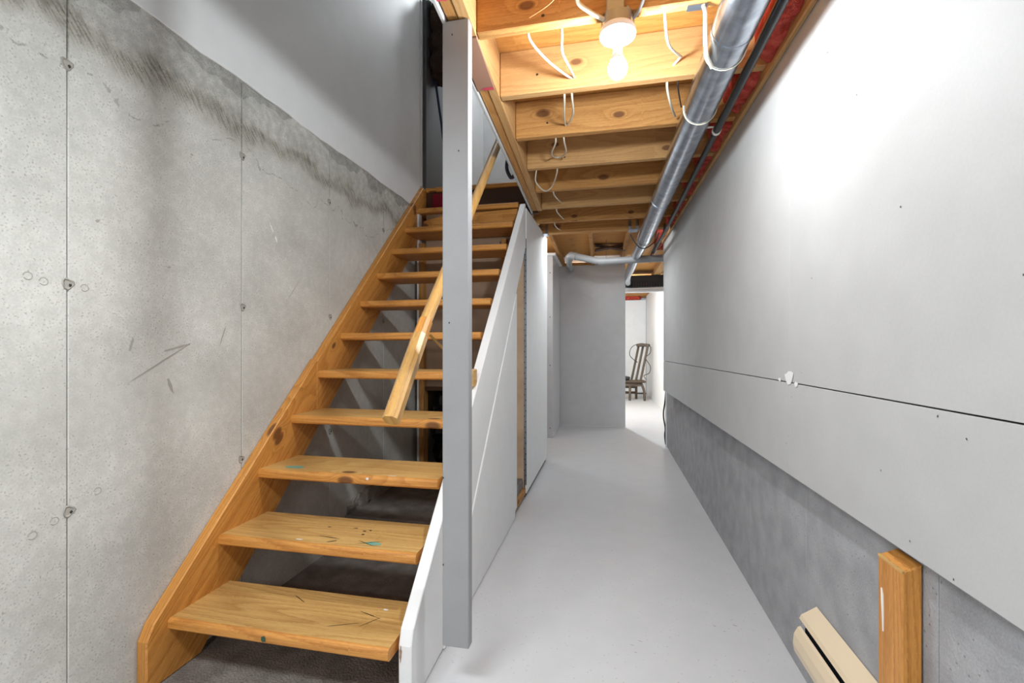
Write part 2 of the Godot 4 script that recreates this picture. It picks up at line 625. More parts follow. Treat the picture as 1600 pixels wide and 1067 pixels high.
# bare bulb in a porcelain holder on a metal box; p is the middle of the bulb
func ceiling_bulb(p: Vector3, energy: float, label: String, size: float, top: float, col := Color(0.955, 0.985, 1.0)) -> Node3D:
	var t := thing("ceiling_light", label, "ceiling light", p)
	var st := new_st()
	lathe(st, [Vector2(0.052, 0.162), Vector2(0.052, 0.122), Vector2(0.0, 0.122)], p, Vector3.UP, 8)
	lathe(st, [Vector2(0.0, 0.162), Vector2(0.052, 0.162)], p, Vector3.UP, 8)
	if top > 0.17:
		cbox(st, p + Vector3(-0.035, 0.15, -0.005), p + Vector3(0.02, top, 0.035), 0.003)
		cbox(st, p + Vector3(0.026, 0.125, -0.01), p + Vector3(0.034, 0.175, 0.03), 0.001)
	part(t, "junction_box", st, M["dark_steel"] if top < 0.17 else M["steel"])
	st = new_st()
	lathe(st, [Vector2(0.0, 0.124), Vector2(0.054, 0.124), Vector2(0.057, 0.118), Vector2(0.057, 0.105), Vector2(0.054, 0.1), Vector2(0.046, 0.098), Vector2(0.022, 0.096), Vector2(0.0, 0.096)], p, Vector3.UP, 40)
	part(t, "lampholder", st, M["porcelain"])
	st = new_st()
	lathe(st, [Vector2(0.019, 0.098), Vector2(0.018, 0.075), Vector2(0.0165, 0.073), Vector2(0.0165, 0.068), Vector2(0.0, 0.068)], p, Vector3.UP, 28)
	part(t, "socket_collar", st, M["bulb_base"])
	st = new_st()
	lathe(st, [Vector2(0.014, 0.07), Vector2(0.0145, 0.05), Vector2(0.02, 0.034), Vector2(0.024, 0.024)], p, Vector3.UP, 28)
	part(t, "bulb_neck", st, M["bulb_base"])
	st = new_st()
	ball(st, p, Vector3(0.031, 0.033, 0.031))
	part(t, "bulb", st, M["bulb_glow"])
	bulb_light(p, energy, t, size, col)
	return t

# added fill light, shaped as a ceiling fitting with its lens facing down
func fill_fitting(p: Vector3, energy: float, label: String) -> void:
	var t := thing("added_fill_light", label, "ceiling light", p)
	var st := new_st()
	cbox(st, p + Vector3(-0.36, -0.035, -0.16), p + Vector3(0.36, 0.024, 0.16), 0.006)
	part(t, "housing", st, M["porcelain"])
	st = new_st()
	cbox(st, p + Vector3(-0.34, -0.05, -0.145), p + Vector3(0.34, -0.034, 0.145), 0.004)
	part(t, "lens", st, M["lens_glow"])
	var l := AreaLight3D.new()
	l.name = "fill_light"
	l.area_size = Vector2(0.68, 0.29)
	l.light_energy = energy
	l.light_color = Color(0.955, 0.985, 1.0)
	l.area_range = 14.0
	l.shadow_enabled = true
	t.add_child(l, true)
	l.position = Vector3(0, -0.053, 0)
	l.rotation = Vector3(-PI / 2, 0, 0)

# ------------------------------------------------------------------ the scene

func _ready() -> void:
	rng.seed = 5
	# camera: eye 1.12 m up, turned 11.8 degrees left, lens shifted up a little
	var cam := Camera3D.new()
	cam.name = "camera"
	add_child(cam)
	cam.position = Vector3(0, 1.12, 0)
	cam.rotation = Vector3(0, atan(150.0 / 720.0), 0)
	cam.projection = Camera3D.PROJECTION_FRUSTUM
	cam.near = 0.05
	cam.far = 60.0
	cam.size = 0.05 * 1067.0 / 720.0
	cam.frustum_offset = Vector2(0, 0.05 * (543.0 - 533.5) / 720.0)
	cam.current = true
	var env := Environment.new()
	env.background_mode = Environment.BG_COLOR
	env.background_color = c8(120, 126, 134)
	env.background_energy_multiplier = 1.0
	env.tonemap_mode = Environment.TONE_MAPPER_LINEAR
	env.tonemap_exposure = 1.45
	env.sdfgi_enabled = true
	env.ssao_enabled = true
	env.ssil_enabled = true
	var we := WorldEnvironment.new()
	we.name = "world_environment"
	we.environment = env
	add_child(we)
	materials()
	# bulbs in view and in the far room; the others are added fill lights
	ceiling_bulb(Vector3(0.03, 2.005, -1.5), BULB_ENERGY, "bare lit bulb in a white round holder under the ceiling joists", 0.045, 0.32)
	fill_fitting(Vector3(-0.8, 2.15, -0.15), FILL_ENERGY, "added fill light above the foot of the stairs, outside the view")
	fill_fitting(Vector3(-0.4, 2.15, 2.0), FILL_ENERGY * 1.5, "added fill light farthest behind the viewpoint")
	fill_fitting(Vector3(-0.1, 2.335, -4.52), 0.95, "added fill light tucked up unseen behind the doubled header")
	ceiling_bulb(Vector3(-0.2, 2.1, -8.17), FAR_ENERGY, "bare bulb hidden behind the glossy grey end panel", 0.04, 0.1, Color(0.9, 0.965, 1.0))
	ceiling_bulb(Vector3(-1.15, 2.1, -5.15), NOOK_ENERGY, "added unseen bulb in the side nook behind the white partition", 0.06, 0.1)  # added to brighten the far end of the passage
	ceiling_bulb(Vector3(-0.95, 4.6, -4.3), UPPER_ENERGY, "added unseen bulb on the ceiling above the top of the stairs", 0.06, 0.1)  # added, standing in for daylight upstairs

	build_shell()
	build_ceiling()
	build_stairs()
	build_corridor_left()
	build_right_wall()
	build_services()
	build_far_room()
	build_upper()
	build_small()

func build_shell() -> void:
	var s := structure("floor")
	var st := new_st()
	cbox(st, Vector3(-1.7, -0.2, -12.0), Vector3(2.6, 0.0, 5.0), 0.0)
	part(s, "floor_slab", st, M["floor_paint"])
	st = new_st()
	cbox(st, Vector3(-1.5, -0.01, -2.5), Vector3(-0.64, 0.002, -1.12), 0.0)  # bare concrete behind; the front part paints the shade under the stairs
	part(s, "bare_and_shade_patch", st, M["dark_floor"])
	# raised pad under the upper half of the stairs
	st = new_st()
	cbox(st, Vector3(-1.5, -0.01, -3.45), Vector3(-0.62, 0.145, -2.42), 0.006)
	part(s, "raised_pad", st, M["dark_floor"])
	for q in [[0.1, -1.75], [0.12, -1.82], [0.09, -1.79], [0.45, -1.95], [0.5, -2.0], [0.42, -1.98], [0.02, -2.6], [0.2, -2.9], [0.25, -3.4], [0.35, -4.3], [-0.2, -3.0], [0.3, -5.9]]:
		st = new_st()
		patch(st, Vector3(q[0], 0.0001, q[1]), Vector3(0, 1, 0), Vector3(0.4, 0, -1), 0.004 + rng.randf() * 0.008, 0.003, 0.6, 9)
		part(s, "paint_chip", st, M["scuff"])
	# left wall: poured concrete, each form panel its own piece
	s = structure("wall_left")
	st = new_st()
	cbox(st, Vector3(-1.75, 0.0, -11.9), Vector3(-1.506, 2.23, 5.0), 0.0)
	part(s, "wall_core", st, M["concrete_grey"])
	var zs := [5.0, 3.93, 3.31, 2.69, 2.07, 1.45, 0.83, 0.21, -0.405, -1.022, -1.657, -2.278, -2.9, -3.52, -4.14, -4.76, -5.38, -6.0, -6.62, -9.0, -11.8]
	for k in zs.size() - 1:
		st = new_st()
		cbox(st, Vector3(-1.6, 0.0, zs[k + 1] + 0.0012), Vector3(-1.5, 2.238 + 0.006 * sin(k * 2.3), zs[k] - 0.0012), 0.0022)
		part(s, "concrete_panel", st, M["concrete"])
	for z in [-1.022, -1.657, -2.278, -2.9]:
		for y in [0.0, 0.66, 1.295, 1.92]:
			if y == 0.0:
				continue
			var jz: float = z + rng.randf_range(-0.006, 0.006)
			var jy: float = y + rng.randf_range(-0.006, 0.006)
			st = new_st()
			# a plugged form tie: a shallow torn ring round a small hole
			for i in 12:
				var a0 := TAU * i / 12.0
				var a1 := TAU * (i + 1) / 12.0
				var r0: float = 0.017 + 0.003 * sin(i * 1.7 + z * 9.0 + y)
				var r1: float = 0.017 + 0.003 * sin((i + 1) % 12 * 1.7 + z * 9.0 + y)
				var c := Vector3(-1.5, jy, jz)
				var p0 := c + Vector3(0.0006, sin(a0) * r0, cos(a0) * r0)
				var p1 := c + Vector3(0.0006, sin(a1) * r1, cos(a1) * r1)
				var q0 := c + Vector3(0.002, sin(a0) * r0 * 0.8, cos(a0) * r0 * 0.8)
				var q1 := c + Vector3(0.002, sin(a1) * r1 * 0.8, cos(a1) * r1 * 0.8)
				var w0 := c + Vector3(0.0008, sin(a0) * r0 * 0.55, cos(a0) * r0 * 0.55)
				var w1 := c + Vector3(0.0008, sin(a1) * r1 * 0.55, cos(a1) * r1 * 0.55)
				var n1 := Vector3(1, sin(a0), cos(a0)).normalized()
				var n2 := Vector3(1, -sin(a0), -cos(a0)).normalized()
				var z2 := Vector2.ZERO
				quad(st, p0, p1, q1, q0, n1, z2, z2, z2, z2)
				quad(st, q0, q1, w1, w0, n2, z2, z2, z2, z2)
				tri(st, w0, w1, c + Vector3(0.0006, 0, 0), Vector3.RIGHT, z2, z2, z2)
			var tm := part(s, "tie_plug", st, M["tie_mark"])
			st = new_st()
			patch(st, Vector3(-1.4988, jy - 0.004, jz - 0.006), Vector3(1, 0, 0), Vector3(0, 1, 0), 0.005, 0.006)
			part(tm, "tie_hole", st, M["groove"])
	for q in [[-1.30, 1.07, 0.16, 0.003, 0.52, "scuff"], [-1.36, 1.12, 0.06, 0.005, 0.25, "scuff"], [-1.20, 1.13, 0.03, 0.006, 1.3, "scuff"], [-1.335, 0.985, 0.035, 0.008, 1.9, "scuff"], [-1.83, 1.665, 0.028, 0.004, 2.1, "pale_scuff"], [-1.86, 1.62, 0.018, 0.006, 2.0, "pale_scuff"], [-1.98, 1.40, 0.09, 0.002, 0.9, "scuff"], [-1.56, 1.17, 0.05, 0.003, 1.2, "scuff"], [-1.1, 1.5, 0.008, 0.005, 0.3, "scuff"], [-1.33, 1.4, 0.01, 0.005, 0.4, "scuff"], [-1.42, 1.83, 0.007, 0.006, 0.0, "scuff"]]:
		st = new_st()
		var along := Vector3(0, sin(q[4]), -cos(q[4]))
		patch(st, Vector3(-1.4996, q[1], q[0]), Vector3(1, 0, 0), along.cross(Vector3(1, 0, 0)), q[2], q[3], 0.4, 22)
		part(s, "scuff_mark", st, M[q[5]])
	for q in [[-0.93, 1.31], [-0.965, 1.30], [-1.065, 1.295], [-0.94, 0.62], [-1.10, 0.69], [-0.99, 0.64]]:
		var ring := []
		for i in 19:
			ring.append(Vector3(-1.4998, q[1] + 0.010 * sin(TAU * i / 20.0), q[0] + 0.010 * cos(TAU * i / 20.0)))
		st = new_st()
		tube(st, ring, 0.0011, 5)
		part(s, "form_ring", st, M["tie_mark"])
	# rough bulge of concrete along the foot of the wall under the stairs
	st = new_st()
	lump(st, Vector3(-1.56, 0.10, -3.3), Vector3(-1.475, 0.235, -2.44), 0.03, 9.0, 8, Vector3i(4, 6, 30))
	part(s, "rough_ledge", st, M["concrete_raw"])
	# closing walls outside the picture
	s = structure("wall_back")
	st = new_st()
	cbox(st, Vector3(-1.75, 0, 4.6), Vector3(2.6, 2.5, 4.8), 0.0)
	part(s, "drywall_sheet", st, M["drywall_paint"])
	# back of the space under the stairs
	s = structure("wall_understair")
	st = new_st()
	cbox(st, Vector3(-1.40, 0.80, -3.45), Vector3(-0.71, 2.17, -3.41), 0.002)
	part(s, "kraft_sheet", st, M["kraft"])
	st = new_st()
	beam(st, Vector3(-1.418, 0.14, -3.40), Vector3(-1.418, 1.93, -3.40), Vector3(1, 0, 0), 0.089, 0.038)
	part(s, "stud", st, M["spruce_warm"])
	st = new_st()
	cbox(st, Vector3(-1.46, 0.14, -3.42), Vector3(-1.442, 2.17, -3.37), 0.002)
	part(s, "white_edge", st, M["white_paint"])
	st = new_st()
	beam(st, Vector3(-0.76, 0.14, -3.39), Vector3(-0.76, 1.93, -3.39), Vector3(1, 0, 0), 0.089, 0.038)
	part(s, "stud", st, M["spruce_warm"])
	st = new_st()
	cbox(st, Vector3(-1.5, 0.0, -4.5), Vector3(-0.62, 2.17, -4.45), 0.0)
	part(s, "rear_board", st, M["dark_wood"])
	st = new_st()
	beam(st, Vector3(-1.40, 0.8, -3.395), Vector3(-0.68, 0.8, -3.395), Vector3.UP, 0.03, 0.03)
	part(s, "batten", st, M["dark_wood"])
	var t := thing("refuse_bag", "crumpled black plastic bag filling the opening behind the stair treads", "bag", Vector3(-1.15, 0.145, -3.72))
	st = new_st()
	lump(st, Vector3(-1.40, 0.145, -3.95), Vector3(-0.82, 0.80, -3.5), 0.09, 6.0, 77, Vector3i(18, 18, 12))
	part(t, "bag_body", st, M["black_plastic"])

func build_ceiling() -> void:
	var s := structure("ceiling")
	var st: SurfaceTool
	# plywood underside of the floor above, in sheets
	var cuts := [5.0, 2.6, 0.2, -2.2, -4.3, -6.7, -9.1, -12.0]
	for k in cuts.size() - 1:
		st = new_st()
		obox(st, Transform3D(Basis(Vector3(1, 0, 0), Vector3(0, 0, 1), Vector3(0, -1, 0)), Vector3(1.03, 2.369, (cuts[k] + cuts[k + 1]) * 0.5)), Vector3(3.14, cuts[k] - cuts[k + 1] - 0.003, 0.018), 0.001, Vector2(k * 0.7, 0))
		part(s, "subfloor_sheet", st, M["plywood"])
	st = new_st()
	cbox(st, Vector3(-1.75, 2.36, -0.4), Vector3(-0.54, 2.38, 5.0), 0.0)
	part(s, "subfloor_sheet", st, M["plywood"])
	st = new_st()
	cbox(st, Vector3(-1.75, 2.36, -12.0), Vector3(-0.54, 2.38, -5.6), 0.0)
	part(s, "subfloor_sheet", st, M["plywood"])
	# joists across the passage
	var n := 0
	for zf in [0.45, 0.05, -0.35, -0.74, -1.13, -1.53, -1.925, -2.32, -2.72, -3.115, -3.505, -3.9]:
		var z: float = zf + 0.019
		var x0: float = -0.433 - 0.031 * (-zf - 1.49) + 0.002
		if zf < -3.6:
			x0 = -0.62
		st = new_st()
		beam(st, Vector3(x0, 2.267, z), Vector3(0.92, 2.267, z + 0.01), Vector3.UP, 0.038, 0.184, 0.003)
		var j := part(s, "joist", st, M["spruce"] if n % 2 == 0 else M["spruce_warm"])
		# knots with a dark rim, nails
		n += 1
		if zf < -1.0 and zf > -3.0:
			for k in 3:
				st = new_st()
				patch(st, Vector3(x0 + 0.15 + 0.3 * k + rng.randf() * 0.1, 2.2 + rng.randf() * 0.15, z + 0.0205), Vector3(0, 0, 1), Vector3(0, 1, 0), 0.007, 0.006)
				part(j, "knot", st, M["scratch"])
	# doubled header with steel hangers, joists of the far bay run the other way
	for k in 2:
		st = new_st()
		beam(st, Vector3(-0.62, 2.267, -4.245 - 0.039 * k), Vector3(0.5, 2.267, -4.245 - 0.039 * k), Vector3.UP, 0.038, 0.184, 0.003)
		part(s, "header", st, M["spruce_warm"])
	for x in [-0.585, 0.222]:
		st = new_st()
		cbox(st, Vector3(x - 0.04, 2.168, -4.33), Vector3(x + 0.04, 2.1745, -4.22), 0.001)
		cbox(st, Vector3(x - 0.045, 2.168, -4.224), Vector3(x - 0.02, 2.25, -4.220), 0.001)
		cbox(st, Vector3(x + 0.02, 2.168, -4.224), Vector3(x + 0.045, 2.25, -4.220), 0.001)
		part(s, "joist_hanger", st, M["steel"])
	for x in [-0.575, -0.165, 0.222, 0.62]:
		st = new_st()
		beam(st, Vector3(x, 2.318, -4.31), Vector3(x - 0.045, 2.318, -6.6), Vector3.UP, 0.042, 0.08, 0.003)
		part(s, "joist", st, M["spruce_warm"])
	# crossed bridging between the far joists
	for d in [[-0.15, 2.345, 0.20, 2.285], [-0.15, 2.285, 0.20, 2.345]]:
		st = new_st()
		beam(st, Vector3(d[0], d[1], -5.6), Vector3(d[2], d[3], -5.66), Vector3(0, 0, 1), 0.02, 0.10, 0.002)
		part(s, "bridging", st, M["dark_wood"])
	st = new_st()
	beam(st, Vector3(-0.72, 2.305, -6.6), Vector3(0.24, 2.305, -6.6), Vector3.UP, 0.05, 0.03)
	part(s, "top_plate", st, M["spruce_warm"])
	# trimmer along the stair opening, two plies
	for k in 2:
		st = new_st()
		var dx := 0.0195 + 0.039 * k
		beam(st, Vector3(-0.433 + 0.031 * 1.09 - dx, 2.267, -0.4), Vector3(-0.497 - dx, 2.267, -3.53), Vector3.UP, 0.038, 0.184 - 0.006 * k, 0.003)
		part(s, "trimmer", st, M["spruce_warm"] if k else M["spruce"])
	st = new_st()
	beam(st, Vector3(-0.47, 2.171, -1.50), Vector3(-0.485, 2.169, -1.815), Vector3.UP, 0.07, 0.008, 0.001)
	var sc := part(s, "packing_board", st, M["packing"])
	st = new_st()
	patch(st, Vector3(-0.475, 2.1645, -1.80), Vector3(0, -1, 0), Vector3(0, 0, 1), 0.035, 0.014, 0.5)
	part(sc, "paint_mark", st, M["paint_red"])
	st = new_st()
	patch(st, Vector3(-0.49, 2.174, -1.31), Vector3(0, -1, 0), Vector3(0, 0, 1), 0.04, 0.03, 0.5)
	part(sc, "paint_mark", st, M["paint_red"])
	# front and back headers of the stair opening
	st = new_st()
	beam(st, Vector3(-1.5, 2.267, -0.38), Vector3(-0.5, 2.267, -0.38), Vector3.UP, 0.038, 0.184)
	part(s, "header", st, M["spruce"])
	st = new_st()
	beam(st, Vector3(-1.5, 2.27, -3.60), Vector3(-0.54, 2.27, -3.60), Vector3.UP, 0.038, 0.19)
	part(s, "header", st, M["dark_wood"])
	st = new_st()
	cbox(st, Vector3(-1.75, 2.23, -0.4), Vector3(-1.5, 2.42, 5.0), 0.0)
	part(s, "rim_board", st, M["spruce_warm"])
	st = new_st()
	cbox(st, Vector3(0.93, 2.0, -5.5), Vector3(1.0, 2.42, 5.0), 0.0)
	part(s, "rim_board", st, M["spruce_warm"])
	# nail plate on the bottom of the joist by the duct
	st = new_st()
	cbox(st, Vector3(0.24, 2.172, -1.527), Vector3(0.30, 2.1755, -1.50), 0.0005)
	part(s, "nail_plate", st, M["steel"])

func stair_y(z: float) -> float:
	return -1.074 - 0.97 * z

func build_stairs() -> void:
	var t := thing("staircase", "open-riser wooden staircase with orange varnish against the concrete wall", "staircase", Vector3(-1.05, 0, -1.3))
	# left stringer, in two spliced lengths, the lower one a little prouder
	var yl := func(z: float) -> float: return -0.989 - 0.9714 * z
	var dv := 0.36
	var st := new_st()
	var low := PackedVector2Array([Vector2(-1.215, 0.002), Vector2(-1.215, 0.165), Vector2(-1.24, 0.212), Vector2(-2.105, yl.call(-2.105) + 0.004), Vector2(-2.105, yl.call(-2.105) - dv), Vector2(-1.72, 0.30), Vector2(-1.42, 0.002)])
	prism(st, low, Vector3(-1.499, 0, 0), Vector3(0, 0, 1), Vector3(0, 1, 0), Vector3(0.041, 0, 0), 0.004, Vector2(-1, 0.97))
	part(t, "stringer", st, M["fir"])
	st = new_st()
	var up := PackedVector2Array([Vector2(-2.106, yl.call(-2.106) - 0.008), Vector2(-3.50, yl.call(-3.50)), Vector2(-3.56, yl.call(-3.50)), Vector2(-3.56, 2.1), Vector2(-2.106, yl.call(-2.106) - dv)])
	prism(st, up, Vector3(-1.499, 0, 0), Vector3(0, 0, 1), Vector3(0, 1, 0), Vector3(0.040, 0, 0), 0.004, Vector2(-1, 0.97), Vector2(1.1, 0))
	part(t, "stringer", st, M["fir"])
	# right stringer, wood inside
	st = new_st()
	var rs := PackedVector2Array([Vector2(-1.36, 0.002), Vector2(-1.36, 0.16), Vector2(-3.46, stair_y(-3.46) - 0.08), Vector2(-3.56, stair_y(-3.46) - 0.08), Vector2(-3.56, 2.0), Vector2(-1.60, 0.12), Vector2(-1.50, 0.002)])
	prism(st, rs, Vector3(-0.652, 0, 0), Vector3(0, 0, 1), Vector3(0, 1, 0), Vector3(0.012, 0, 0), 0.002, Vector2(-1, 0.97), Vector2(0.4, 0))
	part(t, "stringer", st, M["fir"])
	# treads: rounded nose, worn top
	for k in 11:
		var y := 0.203 + 0.1998 * k
		var zn := -1.288 - 0.2063 * k
		var dp := 0.262
		var th := 0.04
		var a := new_st()
		var b := new_st()
		var x0 := -1.4585
		var x1 := -0.6525
		var prof := []
		for i in 9:
			var an := PI * 0.5 - PI * i / 8.0
			prof.append(Vector2(zn - 0.014 + 0.014 * cos(an), y - 0.014 + 0.014 * sin(an) - (0.012 if i > 4 else 0.0)))
		prof.append(Vector2(zn - dp, y - th))
		prof.append(Vector2(zn - dp, y))
		var uo := Vector2(rng.randf() * 3.2, 0)
		var v := 0.0
		for i in prof.size():
			var p: Vector2 = prof[i]
			var q: Vector2 = prof[(i + 1) % prof.size()]
			var l := (q - p).length()
			var top := i == prof.size() - 1
			var nn := Vector3(0, -(q - p).x, (q - p).y).normalized()
			var mid := Vector3(0, (p.y + q.y) * 0.5 - (y - th * 0.5), (p.x + q.x) * 0.5 - (zn - dp * 0.5))
			if nn.dot(mid) < 0:
				nn = -nn
			var dst := b if top else a
			quad(dst, Vector3(x0, p.y, p.x), Vector3(x1, p.y, p.x), Vector3(x1, q.y, q.x), Vector3(x0, q.y, q.x), nn, Vector2(x0, v) + uo, Vector2(x1, v) + uo, Vector2(x1, v + l) + uo, Vector2(x0, v + l) + uo)
			v = 0.0 if i == prof.size() - 2 else v + l
		for xe in [x0, x1]:
			for i in range(1, prof.size() - 1):
				tri(a, Vector3(xe, prof[0].y, prof[0].x), Vector3(xe, prof[i].y, prof[i].x), Vector3(xe, prof[i + 1].y, prof[i + 1].x), Vector3(-1 if xe == x0 else 1, 0, 0), Vector2(0, 0), Vector2(0.05, 0.03), Vector2(0.08, 0))
		var tr := part_two(t, "tread", a, M["fir"], b, M["fir_worn"])
		if k == 0:
			stain(tr, "paint_spot", "paint_green", Vector3(-1.085, y - 0.020, zn + 0.0003), Vector3(1, 0, 0), Vector3(0, 1, 0), 0.011, 0.012)
			for q in [[-0.80, -0.16, 0.06, 0.002, 0.3], [-0.78, -0.12, 0.05, 0.0015, 2.2], [-0.86, -0.09, 0.07, 0.0015, -0.4], [-1.1, -0.2, 0.05, 0.002, 0.5], [-0.76, -0.20, 0.012, 0.006, 0.1]]:
				stain(tr, "scratch_mark", "scratch" if q[2] > 0.02 else "paint_white", Vector3(q[0], y + 0.0002, zn + q[1]), Vector3(cos(q[4]), 0, sin(q[4])), Vector3(-sin(q[4]), 0, cos(q[4])), q[2], q[3])
		if k == 1:
			stain(tr, "paint_spot", "paint_teal", Vector3(-0.84, y + 0.0002, zn - 0.052), Vector3(1, 0, 0), Vector3(0, 0, 1), 0.035, 0.016)
			stain(tr, "scratch_mark", "paint_green", Vector3(-0.86, y + 0.0006, zn - 0.055), Vector3(0.9, 0, -0.4), Vector3(0.4, 0, 0.9), 0.055, 0.002)
			stain(tr, "scratch_mark", "paint_green", Vector3(-0.87, y + 0.0006, zn - 0.05), Vector3(0.9, 0, 0.4), Vector3(-0.4, 0, 0.9), 0.05, 0.002)
			for q in [[-1.0, -0.04, 0.022, 0.004, -0.5], [-1.03, -0.07, 0.05, 0.003, 0.1], [-0.93, -0.15, 0.01, 0.005, 0.2], [-0.91, -0.16, 0.007, 0.005, 0.2], [-0.92, -0.12, 0.008, 0.006, 0.2], [-1.09, -0.16, 0.01, 0.005, -0.2], [-0.98, -0.17, 0.012, 0.004, -0.2]]:
				stain(tr, "scratch_mark", "scratch", Vector3(q[0], y + 0.0002, zn + q[1]), Vector3(cos(q[4]), 0, sin(q[4])), Vector3(-sin(q[4]), 0, cos(q[4])), q[2], q[3])
			stain(tr, "paint_spot", "paint_white", Vector3(-1.13, y + 0.0002, zn - 0.03), Vector3(1, 0, 0), Vector3(0, 0, 1), 0.018, 0.005)
		if k == 2:
			stain(tr, "paint_spot", "paint_teal", Vector3(-1.33, y + 0.0002, zn - 0.06), Vector3(1, 0, 0), Vector3(0, 0, 1), 0.05, 0.025)
			stain(tr, "paint_spot", "paint_white", Vector3(-0.95, y - 0.012, zn + 0.0003), Vector3(1, 0, 0), Vector3(0, 1, 0), 0.008, 0.007)
			stain(tr, "paint_spot", "paint_white", Vector3(-0.85, y + 0.0002, zn - 0.016), Vector3(1, 0, 0), Vector3(0, 0, 1), 0.02, 0.004)
	# board with a curved top behind the tenth tread, and the landing edge above
	st = new_st()
	var rb := PackedVector2Array([Vector2(-1.40, 2.003), Vector2(-1.40, 2.10), Vector2(-1.25, 2.135), Vector2(-1.0, 2.145), Vector2(-0.8, 2.15), Vector2(-0.66, 2.155), Vector2(-0.66, 2.003)])
	prism(st, rb, Vector3(0, 0, -3.38), Vector3(1, 0, 0), Vector3(0, 1, 0), Vector3(0, 0, 0.018), 0.003)
	part(t, "riser", st, M["fir"])
	st = new_st()
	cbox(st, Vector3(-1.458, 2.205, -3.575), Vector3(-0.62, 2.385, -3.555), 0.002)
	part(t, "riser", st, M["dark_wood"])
	st = new_st()
	cbox(st, Vector3(-1.40, 2.255, -3.553), Vector3(-1.06, 2.37, -3.535), 0.006)
	part(t, "carpet_scrap", st, M["carpet_red"])
	st = new_st()
	cbox(st, Vector3(-1.458, 2.385, -3.62), Vector3(-0.56, 2.42, -3.53), 0.008)
	part(t, "landing_nosing", st, M["fir"])
	# handrail: round above, squared below, standing off the side of the stair opening
	var h := thing("handrail", "pale wooden handrail sloping up over the open stairs", "handrail", Vector3(-0.64, 0.9, -1.29))
	st = new_st()
	var a0 := Vector3(-0.64, 0.90, -1.285)
	var a1 := Vector3(-0.64, 1.16, -1.505)
	var a2 := Vector3(-0.64, 1.215, -1.555)
	var a3 := Vector3(-0.64, 3.05, -3.38)
	var d := (a1 - a0).normalized()
	beam_oct(st, a0, a1, 0.0245)
	part(h, "lower_rail", st, M["rail_wood"])
	st = new_st()
	beam_oct(st, a1 - d * 0.001, a2, 0.0225)
	part(h, "rail_joint", st, M["fir"])
	st = new_st()
	tube(st, [a2, a2 + (a3 - a2) * 0.3, a2 + (a3 - a2) * 0.7, a3], 0.0225, 18)
	part(h, "upper_rail", st, M["rail_wood"])
	st = new_st()
	tube(st, smooth_path([Vector3(-0.64, 1.165, -1.60), Vector3(-0.632, 1.12, -1.70), Vector3(-0.625, 1.07, -1.85), Vector3(-0.622, 1.0, -2.02)]), 0.005, 8)
	part(h, "bracket", st, M["brass"])
	st = new_st()
	cbox(st, Vector3(-0.645, stair_y(-2.08) - 0.005, -2.10), Vector3(-0.605, 1.02, -2.03), 0.005)
	part(h, "bracket_block", st, M["fir_worn"])

func beam_oct(st: SurfaceTool, a: Vector3, b: Vector3, r: float) -> void:
	# square section with broad chamfers, like a planed rail
	var x := (b - a).normalized()
	var y := Vector3(1, 0, 0)
	var z := x.cross(y).normalized()
	var ring := []
	for k in 4:
		var q := Vector2(1, 0).rotated(PI * 0.5 * k)
		var p := Vector2(-q.y, q.x)
		ring.append(q * r + p * r * -0.52)
		ring.append(q * r + p * r * 0.52)
	for k in 8:
		var p: Vector2 = ring[k]
		var q: Vector2 = ring[(k + 1) % 8]
		var m := (p + q).normalized()
		var n := (y * m.x + z * m.y).normalized()
		var p3 := y * p.x + z * p.y
		var q3 := y * q.x + z * q.y
		var L := (b - a).length()
		quad(st, a + p3, a + q3, b + q3, b + p3, n, Vector2(0, 0.02 * k), Vector2(0, 0.02 * k + 0.02), Vector2(L, 0.02 * k + 0.02), Vector2(L, 0.02 * k))
		tri(st, a, a + p3, a + q3, -x, Vector2(0, 0), Vector2(0.003, p.x), Vector2(0.003, q.x))
		tri(st, b, b + p3, b + q3, x, Vector2(0, 0), Vector2(0.003, p.x), Vector2(0.003, q.x))

func stain(parent: Node3D, called: String, m: String, c: Vector3, ax: Vector3, ay: Vector3, rx: float, ry: float) -> void:
	var st := new_st()
	var n := ax.cross(ay).normalized()
	if n.y < -0.5 or n.z < -0.5:
		n = -n
	patch(st, c, n, ay, rx, ry)
	part(parent, called, st, M[m])

